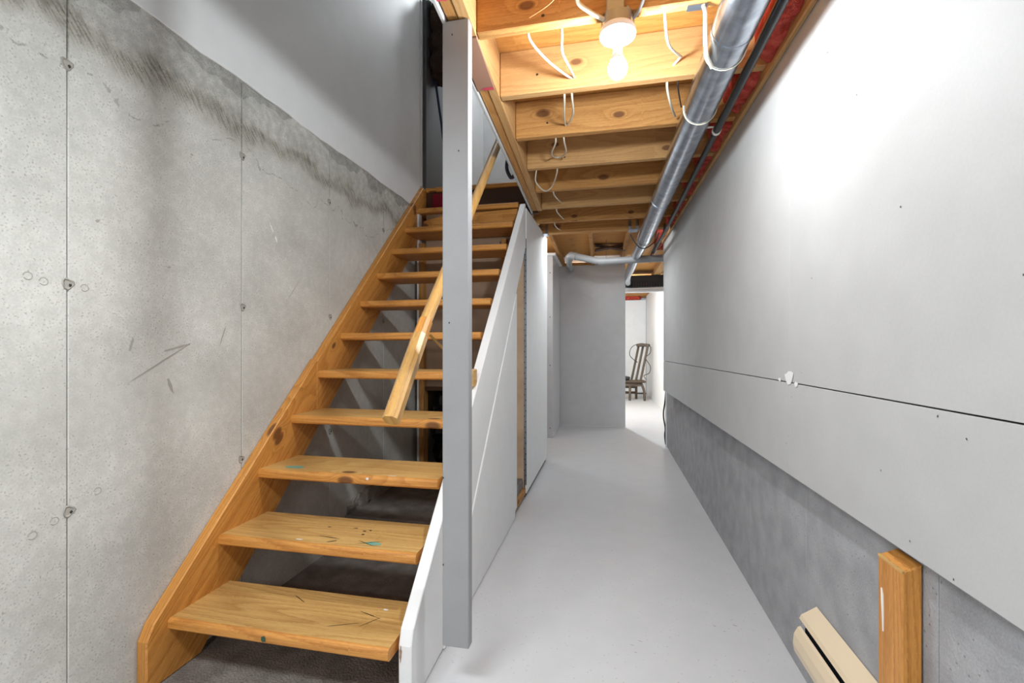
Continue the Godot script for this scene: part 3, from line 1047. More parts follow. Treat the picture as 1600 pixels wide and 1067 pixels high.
func build_corridor_left() -> void:
	var st: SurfaceTool
	# the painted skirt of the stairs: stringer cover above, infill boards below
	var s := structure("wall_stair_skirt")
	st = new_st()
	var cover := PackedVector2Array([Vector2(-1.335, 0.002), Vector2(-1.335, 0.19), Vector2(-1.35, 0.235), Vector2(-3.36, stair_y(-3.36)), Vector2(-3.36, 1.86), Vector2(-1.62, 0.005)])
	prism(st, cover, Vector3(-0.64, 0, 0), Vector3(0, 0, 1), Vector3(0, 1, 0), Vector3(0.043, 0, 0), 0.003, Vector2(-1, 0.97))
	var sk := part(s, "stringer_cover", st, M["white_paint"])
	st = new_st()
	patch(st, Vector3(-0.632, 0.165, -1.3345), Vector3(0, 0, 1), Vector3(0, 1, 0), 0.006, 0.03, 0.5)
	part(sk, "bare_chip", st, M["kraft"])
	st = new_st()
	var infill := PackedVector2Array([Vector2(-1.62, 0.004), Vector2(-3.0, 1.478), Vector2(-3.0, 0.06), Vector2(-2.945, 0.05), Vector2(-2.945, 0.004)])
	prism(st, infill, Vector3(-0.62, 0, 0), Vector3(0, 0, 1), Vector3(0, 1, 0), Vector3(0.029, 0, 0), 0.003, Vector2(0, 1))
	part(s, "infill_board", st, M["white_paint"])
	for q in [[-1.9, 0.30], [-2.5, 0.95], [-2.2, 0.15], [-2.8, 0.2], [-2.9, 1.1]]:
		st = new_st()
		patch(st, Vector3(-0.5912, q[1], q[0]), Vector3(1, 0, 0), Vector3(0, 1, 0), 0.003, 0.003)
		part(s, "nail_head", st, M["nail"])
	# bare stud and steel corner bead showing in the slot, then the next painted sheet
	s = structure("wall_partition")
	st = new_st()
	beam(st, Vector3(-0.657, 0.03, -3.39), Vector3(-0.657, 2.0, -3.39), Vector3(0, 0, 1), 0.089, 0.038)
	part(s, "stud", st, M["bare_stud"])
	st = new_st()
	cbox(st, Vector3(-0.6125, 0.10, -3.374), Vector3(-0.592, 1.93, -3.371), 0.0005)
	var bead := part(s, "corner_bead", st, M["steel"])
	for k in 44:
		st = new_st()
		patch(st, Vector3(-0.606 + 0.007 * (k % 2), 0.13 + 0.04 * k, -3.3708), Vector3(0, 0, 1), Vector3(0, 1, 0), 0.0035, 0.006, 0.1, 8)
		part(bead, "bead_hole", st, M["groove"])
	st = new_st()
	cbox(st, Vector3(-0.70, 0.03, -3.38), Vector3(-0.60, 0.075, -2.98), 0.002)
	part(s, "sole_plate", st, M["spruce_warm"])
	st = new_st()
	prism(st, PackedVector2Array([Vector2(-3.38, 0.035), Vector2(-3.38, 2.158), Vector2(-4.56, 2.205), Vector2(-4.56, 0.035)]), Vector3(-0.606, 0, 0), Vector3(0, 0, 1), Vector3(0, 1, 0), Vector3(0.013, 0, -0.0), 0.002)
	part(s, "drywall_sheet", st, M["white_paint"])
	st = new_st()
	cbox(st, Vector3(-0.70, 0.03, -4.56), Vector3(-0.606, 2.16, -4.50), 0.002)
	part(s, "stud", st, M["spruce_warm"])
	st = new_st()
	cbox(st, Vector3(-0.72, 0.03, -4.50), Vector3(-0.70, 2.0, -3.40), 0.0)
	part(s, "drywall_sheet", st, M["white_paint"])
	st = new_st()
	cbox(st, Vector3(-0.70, 0.0, -4.56), Vector3(-0.61, 0.035, -3.4), 0.001)
	part(s, "sole_plate", st, M["groove"])
	# boxed grey post before the end panel
	s = structure("trim_1")
	st = new_st()
	cbox(st, Vector3(-0.745, 0.0, -6.5), Vector3(-0.668, 2.26, -5.70), 0.004)
	part(s, "boxed_post", st, M["gloss_panel"])
	st = new_st()
	cbox(st, Vector3(-0.78, 2.26, -6.5), Vector3(-0.63, 2.29, -5.66), 0.003)
	part(s, "cap_board", st, M["white_paint"])
	for y in [0.12, 0.9, 1.5, 2.05]:
		st = new_st()
		patch(st, Vector3(-0.705, y, -5.6995), Vector3(0, 0, 1), Vector3(0, 1, 0), 0.008, 0.008)
		part(s, "nail_head", st, M["nail"])
	s = structure("wall_end")
	st = new_st()
	cbox(st, Vector3(-0.69, 0.008, -6.67), Vector3(0.238, 2.29, -6.62), 0.004)
	part(s, "end_panel", st, M["gloss_panel"])
	st = new_st()
	cbox(st, Vector3(-1.7, 0.0, -6.75), Vector3(-0.70, 2.42, -6.67), 0.0)
	part(s, "drywall_sheet", st, M["drywall_paint"])
	st = new_st()
	cbox(st, Vector3(-0.70, 0.0, -6.665), Vector3(-0.692, 2.29, -6.6), 0.001)
	part(s, "shadow_gap", st, M["groove"])
	# post under the trimmer
	var t := thing("support_post", "tall grey-painted timber post at the edge of the stair opening", "post", Vector3(-0.479, 0.155, -1.43))
	st = new_st()
	beam(st, Vector3(-0.479, 0.157, -1.429), Vector3(-0.479, 2.172, -1.429), Vector3(1, 0, 0), 0.038, 0.089, 0.003)
	var po := part(t, "timber", st, M["post_paint"])
	for q in [[-0.49, 2.125], [-0.468, 1.75], [-0.52, 0.70], [-0.52, 0.42], [-0.50, 1.2]]:
		st = new_st()
		patch(st, Vector3(q[0], q[1], -1.4098), Vector3(0, 0, 1), Vector3(0, 1, 0), 0.003, 0.004)
		part(po, "nail_hole", st, M["nail"])

func dry_x(z: float) -> float:
	return 0.63 + 0.017 * z

func sheet(s: Node3D, za: float, zb: float, y0a: float, y1a: float, y0b: float, y1b: float, m: Material) -> MeshInstance3D:
	# upright sheet following the slightly skewed right wall
	var st := new_st()
	var dirv := Vector3(dry_x(zb) - dry_x(za), 0, zb - za)
	var L := dirv.length()
	prism(st, PackedVector2Array([Vector2(0, y0a), Vector2(0, y1a), Vector2(L, y1b), Vector2(L, y0b)]), Vector3(dry_x(za), 0, za), dirv / L, Vector3.UP, Vector3(-dirv.z, 0, dirv.x).normalized() * 0.0127 * (1 if -dirv.z > 0 else -1), 0.0007)
	return part(s, "drywall_sheet", st, m)

func build_right_wall() -> void:
	var st: SurfaceTool
	var s := structure("wall_right")
	sheet(s, 0.8, -1.7197, 1.008, 2.115, 1.004, 2.145, M["drywall_paint"])
	sheet(s, -1.7200, -4.86, 1.004, 2.145, 0.989, 2.185, M["drywall_paint"])
	var low := sheet(s, 0.8, -1.7197, 0.692, 1.0045, 0.690, 1.0005, M["drywall_paint"])
	sheet(s, -1.7200, -4.86, 0.690, 1.0005, 0.690, 0.9855, M["drywall_paint"])
	# torn joint compound where the joints meet, dents and screw marks
	for q in [[-1.72, 1.02, 0.05, 0.03], [-1.80, 1.006, 0.02, 0.008], [-1.66, 1.0, 0.02, 0.012]]:
		st = new_st()
		patch(st, Vector3(dry_x(q[0]) - 0.0004, q[1], q[0]), Vector3(-1, 0, 0), Vector3(0, 1, 0), q[2], q[3], 0.5, 11, 0.0012)
		part(low, "torn_compound", st, M["white_paint"])
	for q in [[-1.7, 0.955], [-1.62, 1.04], [-1.13, 1.42], [-0.86, 1.9], [-0.87, 1.86], [-1.02, 0.99], [-0.95, 0.96], [-1.72, 0.82], [-1.74, 0.79], [-1.1, 0.72], [-0.98, 0.70], [-1.2, 0.84], [-0.84, 1.23], [-1.55, 1.33], [-1.45, 1.95], [-1.6, 2.05], [-1.4, 2.1], [-1.3, 1.75]]:
		st = new_st()
		patch(st, Vector3(dry_x(q[0]) - 0.0004, q[1], q[0]), Vector3(-1, 0, 0), Vector3(0, 1, 0), 0.002, 0.003, 0.5, 9)
		part(low, "dent", st, M["nail"])
	# plates and studs that carry the sheets
	st = new_st()
	beam(st, Vector3(dry_x(0.8) + 0.02, 0.697, 0.8), Vector3(dry_x(-4.85) + 0.03, 0.693, -4.85), Vector3.UP, 0.012, 0.038, 0.001)
	part(s, "bottom_plate", st, M["concrete_grey"])
	st = new_st()
	beam(st, Vector3(dry_x(0.8) - 0.010, 2.145, 0.8), Vector3(dry_x(-4.85) - 0.010, 2.19, -4.85), Vector3.UP, 0.018, 0.05, 0.002)
	part(s, "top_plate", st, M["spruce"])
	st = new_st()
	cbox(st, Vector3(dry_x(-4.85) + 0.014, 0.7, -4.86), Vector3(0.65, 2.18, -4.82), 0.001)
	part(s, "end_stud", st, M["white_paint"])
	# concrete below
	s = structure("wall_right_base")
	var zs := [5.0, 2.6, 0.14, -0.47, -1.082, -1.711, -2.33, -3.042, -3.726, -4.4, -5.45]
	for k in zs.size() - 1:
		st = new_st()
		cbox(st, Vector3(0.65, 0.0, zs[k + 1] + 0.0012), Vector3(0.92, 2.13, zs[k] - 0.0012), 0.002)
		part(s, "concrete_panel", st, M["concrete_grey"])
	st = new_st()
	cbox(st, Vector3(0.66, 0.0, -5.43), Vector3(0.9, 2.0, 4.9), 0.0)
	part(s, "wall_core", st, M["concrete_grey"])
	# timber offcut
	var t := thing("timber_offcut", "short upright piece of orange brown timber leaning on the grey base wall", "timber", Vector3(0.628, 0, -1.165))
	st = new_st()
	var bl := PackedVector2Array([Vector2(0.0, 0.0), Vector2(0.0, 0.645), Vector2(0.038, 0.662), Vector2(0.038, 0.0)])
	prism(st, bl, Vector3(0.609, 0.0, -1.123), Vector3(1, 0, 0), Vector3(0, 1, 0), Vector3(0, 0, -0.089), 0.003, Vector2(0, 1))
	part(t, "timber", st, M["fir"])
	st = new_st()
	cbox(st, Vector3(0.6086, 0.640, -1.2122), Vector3(0.614, 0.6475, -1.1228), 0.001)
	part(t, "pale_edge", st, M["fir_worn"])
	st = new_st()
	tube(st, [Vector3(0.6085, 0.575, -1.196), Vector3(0.6082, 0.56, -1.192), Vector3(0.6082, 0.52, -1.190), Vector3(0.6085, 0.48, -1.190)], 0.003, 8, 1.0, [0.002, 0.0035, 0.0028, 0.0018])
	part(t, "paint_drip", st, M["paint_white"])
	# electric baseboard heater
	t = thing("baseboard_heater", "cream metal baseboard heater fixed low on the grey base wall", "heater", Vector3(0.61, 0.15, -1.42))
	st = new_st()
	var fp := PackedVector2Array([Vector2(0.590, 0.150), Vector2(0.578, 0.160), Vector2(0.574, 0.185), Vector2(0.577, 0.215), Vector2(0.588, 0.236), Vector2(0.596, 0.240), Vector2(0.596, 0.150)])
	prism(st, fp, Vector3(0, 0, -1.23), Vector3(1, 0, 0), Vector3(0, 1, 0), Vector3(0, 0, -0.385), 0.002)
	part(t, "front_panel", st, M["cream_enamel"])
	st = new_st()
	var tp := PackedVector2Array([Vector2(0.598, 0.256), Vector2(0.604, 0.268), Vector2(0.622, 0.280), Vector2(0.648, 0.298), Vector2(0.648, 0.288), Vector2(0.618, 0.268)])
	prism(st, tp, Vector3(0, 0, -1.23), Vector3(1, 0, 0), Vector3(0, 1, 0), Vector3(0, 0, -0.40), 0.001)
	part(t, "top_cover", st, M["cream_enamel"])
	st = new_st()
	cbox(st, Vector3(0.638, 0.155, -1.61), Vector3(0.649, 0.285, -1.23), 0.001)
	part(t, "back_plate", st, M["black_duct"])
	for k in 24:
		st = new_st()
		cbox(st, Vector3(0.602, 0.165, -1.595 + 0.0152 * k), Vector3(0.637, 0.245, -1.5935 + 0.0152 * k), 0.0003)
		part(t, "fin", st, M["dark_steel"])

func cable(label: String, pts: Array, m := "cable_white", r := 0.0055, group := "") -> void:
	var p0: Vector3 = pts[0]
	var t := thing("electrical_cable", label, "cable", p0, group)
	var st := new_st()
	tube(st, smooth_path(pts), r, 8, 1.0)
	part(t, "cable_sheath", st, M[m])

func hole(parent: Node3D, c: Vector3) -> void:
	var st := new_st()
	patch(st, c, Vector3(0, 0, 1), Vector3(0, 1, 0), 0.009, 0.009, 0.1, 12, 0.0006)
	part(parent, "drilled_hole", st, M["groove"])

func build_services() -> void:
	var st: SurfaceTool
	# round galvanized duct under the joists
	var t := thing("round_duct", "long round galvanized metal duct running under the joists", "duct", Vector3(0.37, 2.08, -2.0))
	var cx := func(z: float) -> float: return 0.381 - 0.02 * (-z - 1.413)
	for q in [[0.8, -1.53, 0.0645], [-1.51, -3.2, 0.0638], [-3.18, -4.3, 0.0632]]:
		st = new_st()
		tube(st, [Vector3(cx.call(q[0]), 2.105, q[0]), Vector3(cx.call(q[1]), 2.105, q[1])], q[2], 40)
		part(t, "duct_pipe", st, M["galvanized"])
	for z in [-1.53, -3.19]:
		st = new_st()
		tube(st, [Vector3(cx.call(z + 0.006), 2.105, z + 0.006), Vector3(cx.call(z - 0.006), 2.105, z - 0.006)], 0.066, 40)
		part(t, "joint_bead", st, M["galvanized"])
	st = new_st()
	tube(st, [Vector3(cx.call(-4.3), 2.105, -4.3), Vector3(cx.call(-4.36), 2.105, -4.36), Vector3(cx.call(-4.40), 2.105, -4.40), Vector3(0.29, 2.10, -5.2), Vector3(0.27, 2.09, -6.0)], 0.05, 32, 1.0, [0.063, 0.062, 0.05, 0.05, 0.05])
	part(t, "reduced_pipe", st, M["galvanized"])
	st = new_st()
	tube(st, smooth_path([Vector3(0.27, 2.09, -5.95), Vector3(0.262, 2.085, -6.5), Vector3(0.30, 2.12, -7.3), Vector3(0.31, 2.15, -7.56)]), 0.045, 20)
	part(t, "elbow", st, M["galvanized"])
	for z in [-1.62, -2.0]:
		st = new_st()
		var ring := []
		for i in 15:
			var a := PI * (0.95 + 1.15 * i / 14.0)
			ring.append(Vector3(cx.call(z) + 0.0662 * cos(a), 2.105 + 0.0662 * sin(a), z - 0.02 * sin(i * 0.22)))
		tube(st, ring, 0.0018, 6)
		part(t, "hanger_wire", st, M["cable_white"])
	# black insulated pipe beside it
	t = thing("black_pipe", "slim black pipe beside the galvanized duct near the wall top", "pipe", Vector3(0.445, 2.1, -2.0))
	st = new_st()
	tube(st, [Vector3(0.492, 2.1, 0.8), Vector3(0.480, 2.1, -2.25)], 0.0165, 20)
	part(t, "pipe_run", st, M["black_rubber"])
	st = new_st()
	tube(st, smooth_path([Vector3(0.480, 2.1, -2.2), Vector3(0.480, 2.103, -3.0), Vector3(0.474, 2.10, -3.8), Vector3(0.462, 2.11, -5.0)]), 0.0145, 16)
	part(t, "pipe_run", st, M["black_rubber"])
	st = new_st()
	tube(st, [Vector3(0.480, 2.1, -2.22), Vector3(0.480, 2.1, -2.235)], 0.0195, 20)
	part(t, "pipe_clip", st, M["paint_white"])
	st = new_st()
	beam(st, Vector3(0.432, 2.115, -2.22), Vector3(0.465, 2.115, -2.22), Vector3.UP, 0.014, 0.004, 0.0005)
	part(t, "clip_arm", st, M["paint_white"])
	# pink insulation in each joist bay above the wall
	var bays := [-0.74, -1.13, -1.53, -1.925, -2.32, -2.72, -3.115, -3.505, -3.9, -4.26]
	var names := ["pink insulation batt in the joist bay nearest the camera", "orange pink insulation batt in the bay beside the lit bulb", "red insulation batt right of the black pipe, third bay from the front", "red insulation batt behind the pipe clip, fourth bay", "red insulation batt in the fifth joist bay over the wall", "red insulation batt in the sixth joist bay over the wall", "red insulation batt in the seventh joist bay over the wall", "red insulation batt in the eighth joist bay, before the doubled header", "red insulation batt beside the doubled header over the wall"]
	for k in bays.size() - 1:
		var z1: float = bays[k] - 0.001
		var z0: float = bays[k + 1] + 0.04
		var b := thing("insulation_batt", names[k], "insulation", Vector3(0.6, 2.2, (z0 + z1) * 0.5), "insulation batts over the right wall")
		st = new_st()
		lump(st, Vector3(0.512, 2.165, z0), Vector3(0.92, 2.355, z1), 0.035, 7.0, 200 + k, Vector3i(8, 6, 12))
		part(b, "batt", st, M["insulation"])
	var b2 := thing("insulation_batt", "red insulation hanging at the far end of the passage, beyond the doubled header", "insulation", Vector3(0.5, 2.2, -5.0), "insulation batts over the right wall")
	st = new_st()
	lump(st, Vector3(0.50, 2.20, -5.4), Vector3(0.9, 2.355, -4.34), 0.06, 5.0, 300, Vector3i(8, 6, 16))
	part(b2, "batt", st, M["insulation"])
	# drain pipe below the far joists
	t = thing("drain_pipe", "grey drain pipe crossing the passage below the far joists", "pipe", Vector3(0.2, 2.06, -5.1))
	st = new_st()
	tube(st, [Vector3(0.75, 2.07, -5.1), Vector3(-0.05, 2.055, -5.1)], 0.038, 24)
	part(t, "pipe_run", st, M["grey_pvc"])
	st = new_st()
	tube(st, [Vector3(-0.03, 2.055, -5.1), Vector3(-0.10, 2.055, -5.1)], 0.043, 24)
	part(t, "coupling", st, M["grey_pvc"])
	st = new_st()
	tube(st, [Vector3(-0.07, 2.055, -5.1), Vector3(-0.11, 2.06, -5.105), Vector3(-0.375, 2.145, -5.19)], 0.038, 24)
	part(t, "pipe_run", st, M["grey_pvc"])
	st = new_st()
	tube(st, [Vector3(-0.35, 2.137, -5.182), Vector3(-0.405, 2.155, -5.20), Vector3(-0.432, 2.14, -5.24), Vector3(-0.438, 2.115, -5.28)], 0.043, 24)
	part(t, "elbow", st, M["grey_pvc"])
	st = new_st()
	tube(st, [Vector3(-0.438, 2.12, -5.27), Vector3(-0.45, 2.13, -5.4), Vector3(-0.52, 2.235, -6.60)], 0.036, 24)
	part(t, "pipe_run", st, M["grey_pvc"])
	st = new_st()
	beam(st, Vector3(-0.02, 2.02, -5.1), Vector3(-0.02, 2.29, -5.1), Vector3(0, 0, 1), 0.003, 0.02, 0.0005)
	part(t, "pipe_strap", st, M["dark_wood"])
	# electrical cables
	var g := "cables threaded through the joists"
	cable("white cable bowed across the bay left of the bulb, longer of the two", [Vector3(-0.262, 2.22, -1.535), Vector3(-0.262, 2.172, -1.55), Vector3(-0.22, 2.165, -1.66), Vector3(-0.165, 2.185, -1.80), Vector3(-0.142, 2.222, -1.9)], "cable_white", 0.0048, g)
	cable("white cable hanging straight then bending, right of the bowed one", [Vector3(-0.152, 2.23, -1.535), Vector3(-0.152, 2.17, -1.55), Vector3(-0.153, 2.13, -1.58), Vector3(-0.14, 2.16, -1.72), Vector3(-0.133, 2.222, -1.9)], "cable_white", 0.0048, g)
	cable("white cable entering the hole in the joist nearest the camera", [Vector3(-0.33, 2.36, -1.36), Vector3(-0.30, 2.30, -1.43), Vector3(-0.274, 2.268, -1.5)], "cable_white", 0.0048, g)
	cable("white cable dropping into the light fitting from its left", [Vector3(-0.09, 2.33, -1.42), Vector3(-0.09, 2.26, -1.44), Vector3(-0.095, 2.215, -1.465), Vector3(-0.06, 2.18, -1.47), Vector3(-0.02, 2.155, -1.475), Vector3(-0.005, 2.15, -1.48)], "cable_white", 0.007, g)
	cable("grey cable leaving the light fitting on its right", [Vector3(0.055, 2.145, -1.5), Vector3(0.09, 2.165, -1.49), Vector3(0.12, 2.22, -1.46), Vector3(0.155, 2.30, -1.42)], "grey_pvc", 0.005, g)
	cable("thin copper wire trailing from joist to fitting", [Vector3(-0.25, 2.19, -1.475), Vector3(-0.18, 2.215, -1.46), Vector3(-0.12, 2.26, -1.44), Vector3(-0.07, 2.32, -1.42)], "cable_copper", 0.0015, g)
	cable("white cable between bulb and duct bending back into the joist", [Vector3(0.178, 2.22, -1.535), Vector3(0.18, 2.17, -1.55), Vector3(0.205, 2.16, -1.66), Vector3(0.262, 2.2, -1.80), Vector3(0.268, 2.22, -1.84), Vector3(0.242, 2.218, -1.9)], "cable_white", 0.0048, g)
	cable("white tie cord hanging from the joist onto the duct", [Vector3(0.285, 2.168, -1.5), Vector3(0.295, 2.155, -1.52), Vector3(0.30, 2.11, -1.55), Vector3(0.31, 2.065, -1.58), Vector3(0.335, 2.042, -1.62)], "cable_white", 0.006, g)
	cable("white cable loop under the second lit joist", [Vector3(-0.178, 2.2, -1.92), Vector3(-0.18, 2.172, -1.95), Vector3(-0.195, 2.18, -2.1), Vector3(-0.205, 2.215, -2.27), Vector3(-0.19, 2.212, -2.26), Vector3(-0.155, 2.18, -2.1), Vector3(-0.148, 2.17, -1.95), Vector3(-0.148, 2.2, -1.92)], "cable_white", 0.0045, g)
	cable("white cable loop under the third lit joist", [Vector3(-0.26, 2.2, -2.31), Vector3(-0.262, 2.168, -2.35), Vector3(-0.30, 2.18, -2.5), Vector3(-0.305, 2.222, -2.66), Vector3(-0.26, 2.222, -2.66), Vector3(-0.222, 2.18, -2.5), Vector3(-0.218, 2.168, -2.35), Vector3(-0.218, 2.2, -2.31)], "cable_white", 0.0045, g)
	cable("white cable loop sagging under the fourth joist beside the trimmer", [Vector3(-0.41, 2.2, -2.71), Vector3(-0.424, 2.165, -2.74), Vector3(-0.435, 2.14, -2.82), Vector3(-0.40, 2.13, -2.95), Vector3(-0.36, 2.17, -3.0), Vector3(-0.30, 2.168, -2.76), Vector3(-0.297, 2.2, -2.71)], "cable_white", 0.0045, g)
	cable("short white cable end below the fifth joist", [Vector3(-0.36, 2.2, -3.1), Vector3(-0.362, 2.168, -3.14), Vector3(-0.35, 2.19, -3.35), Vector3(-0.34, 2.21, -3.47)], "cable_white", 0.0045, g)
	cable("short white cable end below the sixth joist", [Vector3(-0.38, 2.2, -3.5), Vector3(-0.385, 2.168, -3.53), Vector3(-0.37, 2.165, -3.66), Vector3(-0.36, 2.19, -3.85)], "cable_white", 0.0045, g)
	cable("short white cable end below the seventh joist", [Vector3(-0.44, 2.2, -3.88), Vector3(-0.445, 2.168, -3.93), Vector3(-0.43, 2.165, -4.05), Vector3(-0.42, 2.19, -4.2)], "cable_white", 0.0045, g)
	cable("white cable under the second joist, left of the duct", [Vector3(0.232, 2.2, -1.92), Vector3(0.234, 2.168, -1.95), Vector3(0.26, 2.15, -2.05), Vector3(0.30, 2.18, -2.22)], "cable_white", 0.005, g)
	cable("thin dark cable beside the white one, left of the duct", [Vector3(0.275, 2.2, -1.92), Vector3(0.277, 2.17, -1.96), Vector3(0.31, 2.16, -2.1)], "cable_dark", 0.003, g)
	cable("dark wires hanging beside the insulation near the far drain pipe", [Vector3(0.46, 2.14, -4.0), Vector3(0.47, 2.10, -4.3), Vector3(0.45, 2.12, -4.7), Vector3(0.44, 2.08, -5.3)], "cable_dark", 0.006, g)
	cable("brown wire sagging between far joists and wall top", [Vector3(0.50, 2.15, -3.9), Vector3(0.50, 2.10, -4.3), Vector3(0.49, 2.09, -4.6), Vector3(0.48, 2.14, -5.0)], "cable_copper", 0.004, g)
	cable("thin dark wire looped round the duct where it narrows", [Vector3(0.20, 2.16, -4.36), Vector3(0.24, 2.09, -4.37), Vector3(0.29, 2.035, -4.38), Vector3(0.35, 2.035, -4.38), Vector3(0.42, 2.09, -4.36), Vector3(0.45, 2.16, -4.34)], "cable_dark", 0.005, g)

func build_far_room() -> void:
	var st: SurfaceTool
	var s := structure("wall_far")
	st = new_st()
	cbox(st, Vector3(-1.7, 0.0, -11.75), Vector3(0.905, 2.27, -11.55), 0.001)
	part(s, "drywall_sheet", st, M["white_paint"])
	st = new_st()
	cbox(st, Vector3(-1.7, 0.0, -11.55), Vector3(0.895, 0.03, -11.53), 0.001)
	part(s, "dark_base", st, M["groove"])
	st = new_st()
	lump(st, Vector3(0.1, 2.27, -11.8), Vector3(0.8, 2.42, -11.5), 0.05, 5.0, 410, Vector3i(12, 4, 5))
	part(s, "insulation_strip", st, M["insulation"])
	s = structure("wall_far_right")
	st = new_st()
	var d := Vector3(1.025 - 0.905, 0, -5.45 + 11.55)
	prism(st, PackedVector2Array([Vector2(0, 0), Vector2(0, 2.42), Vector2(d.length(), 2.42), Vector2(d.length(), 0)]), Vector3(0.905, 0, -11.55), d.normalized(), Vector3.UP, Vector3(0.1, 0, 0), 0.001)
	part(s, "drywall_sheet", st, M["white_paint"])
	st = new_st()
	beam(st, Vector3(0.902, 0.0, -11.54), Vector3(0.902, 2.3, -11.54), Vector3(1, 0, 0), 0.012, 0.012, 0.001)
	part(s, "corner_strip", st, M["steel"])
	st = new_st()
	cbox(st, Vector3(0.64, 0.0, -5.52), Vector3(1.05, 2.13, -5.455), 0.002)
	part(s, "return_end", st, M["white_paint"])
	s = structure("trim_2")
	st = new_st()
	cbox(st, Vector3(0.05, 2.0, -7.68), Vector3(1.0, 2.03, -7.56), 0.002)
	part(s, "lower_edge", st, M["gloss_panel"])
	st = new_st()
	cbox(st, Vector3(0.05, 2.03, -7.70), Vector3(1.0, 2.07, -7.60), 0.002)
	part(s, "bulkhead_board", st, M["white_paint"])
	var t := thing("trunk_duct", "black ribbed rectangular duct high beyond the end panel", "duct", Vector3(0.5, 2.08, -7.8))
	st = new_st()
	cbox(st, Vector3(0.0, 2.085, -8.1), Vector3(1.0, 2.27, -7.6), 0.004)
	part(t, "duct_body", st, M["black_duct"])
	for k in 16:
		st = new_st()
		cbox(st, Vector3(0.27 + 0.04 * k, 2.09, -7.604), Vector3(0.283 + 0.04 * k, 2.15, -7.59), 0.001)
		part(t, "rib", st, M["dark_steel"])
	st = new_st()
	lathe(st, [Vector2(0.06, 0.12), Vector2(0.06, 0.02), Vector2(0.085, 0.0)], Vector3(0.315, 2.13, -7.66), Vector3(0, 0, 1), 20)
	part(t, "boot", st, M["galvanized"])
	var cj := thing("ceiling_joist", "yellow joist end seen above the black ribbed duct", "joist", Vector3(0.7, 2.34, -7.0))
	st = new_st()
	beam(st, Vector3(0.76, 2.345, -6.4), Vector3(0.76, 2.345, -8.6), Vector3.UP, 0.1, 0.14)
	part(cj, "timber", st, M["spruce"])
	# rustic chair in profile, facing left
	t = thing("rustic_chair", "dark weathered wooden chair with tall leaning slat back in the far room", "chair", Vector3(0.55, 0, -10.2))
	st = new_st()
	lump(st, Vector3(0.15, 0.375, -10.42), Vector3(0.80, 0.42, -10.0), 0.012, 9.0, 31, Vector3i(14, 2, 10))
	part(t, "seat", st, M["old_wood"])
	st = new_st()
	cbox(st, Vector3(0.22, 0.30, -10.36), Vector3(0.68, 0.36, -10.33), 0.004)
	part(t, "apron", st, M["old_wood"])
	st = new_st()
	cbox(st, Vector3(0.22, 0.30, -10.09), Vector3(0.68, 0.36, -10.06), 0.004)
	part(t, "apron", st, M["old_wood"])
	var legs := [[Vector3(0.46, 0.38, -10.08), Vector3(0.455, 0.2, -10.06), Vector3(0.45, 0.0, -10.05)], [Vector3(0.68, 0.38, -10.1), Vector3(0.74, 0.22, -10.06), Vector3(0.755, 0.0, -10.05)], [Vector3(0.60, 0.38, -10.35), Vector3(0.60, 0.2, -10.37), Vector3(0.605, 0.0, -10.38)], [Vector3(0.25, 0.38, -10.34), Vector3(0.24, 0.2, -10.36), Vector3(0.23, 0.0, -10.38)]]
	for l in legs:
		st = new_st()
		tube(st, smooth_path(l, 4), 0.027, 8)
		part(t, "leg", st, M["old_wood"])
	for y in [0.14, 0.26]:
		st = new_st()
		tube(st, [Vector3(0.24, y, -10.36), Vector3(0.6, y, -10.37)], 0.026, 8)
		part(t, "stretcher", st, M["old_wood"])
	for k in 3:
		var f := [-10.36, -10.22, -10.08][k] as float
		st = new_st()
		var x0: float = 0.50 + 0.085 * k
		tube(st, smooth_path([Vector3(x0, 0.41, f), Vector3(x0 + 0.06, 0.70, f), Vector3(x0 + 0.15, 1.16, f + 0.01)], 5), 0.024, 8)
		part(t, "back_slat", st, M["old_wood"])
	st = new_st()
	lump(st, Vector3(0.60, 1.14, -10.40), Vector3(0.87, 1.20, -10.05), 0.015, 8.0, 32, Vector3i(8, 3, 10))
	part(t, "top_rail", st, M["old_wood"])
	st = new_st()
	lump(st, Vector3(0.15, 0.42, -10.36), Vector3(0.46, 0.50, -10.08), 0.015, 8.0, 34, Vector3i(8, 3, 8))
	var cu := thing("dark_cushion", "flat black cushion lying on the rustic chair seat", "cushion", Vector3(0.3, 0.42, -10.2))
	part(cu, "cushion_body", st, M["black_duct"])
	cable("thin cord looped over the rustic chair back and down to an outlet", [Vector3(0.62, 0.80, -10.2), Vector3(0.46, 0.95, -10.2), Vector3(0.50, 1.13, -10.15), Vector3(0.68, 1.205, -10.1), Vector3(0.86, 1.15, -10.05), Vector3(0.86, 1.0, -10.05), Vector3(0.78, 0.9, -10.1), Vector3(0.88, 0.72, -10.2), Vector3(0.86, 0.58, -10.2), Vector3(0.75, 0.52, -10.2), Vector3(0.82, 0.42, -10.6), Vector3(0.88, 0.36, -11.2)], "cable_dark", 0.007)
	t = thing("wall_outlet", "small electrical outlet box at the edge of the right drywall", "outlet", Vector3(0.99, 0.98, -8.0))
	st = new_st()
	cbox(st, Vector3(0.955, 0.74, -8.55), Vector3(0.99, 0.84, -8.47), 0.004)
	part(t, "box", st, M["dark_steel"])
	st = new_st()
	cbox(st, Vector3(0.948, 0.745, -8.545), Vector3(0.957, 0.835, -8.475), 0.002)
	part(t, "cover_plate", st, M["paint_white"])
	cable("dark cord with plug hanging at the end of the grey base wall", [Vector3(0.645, 0.62, -5.50), Vector3(0.635, 0.5, -5.50), Vector3(0.618, 0.35, -5.49), Vector3(0.638, 0.2, -5.49), Vector3(0.632, 0.12, -5.49), Vector3(0.642, 0.02, -5.48)], "cable_dark", 0.008)

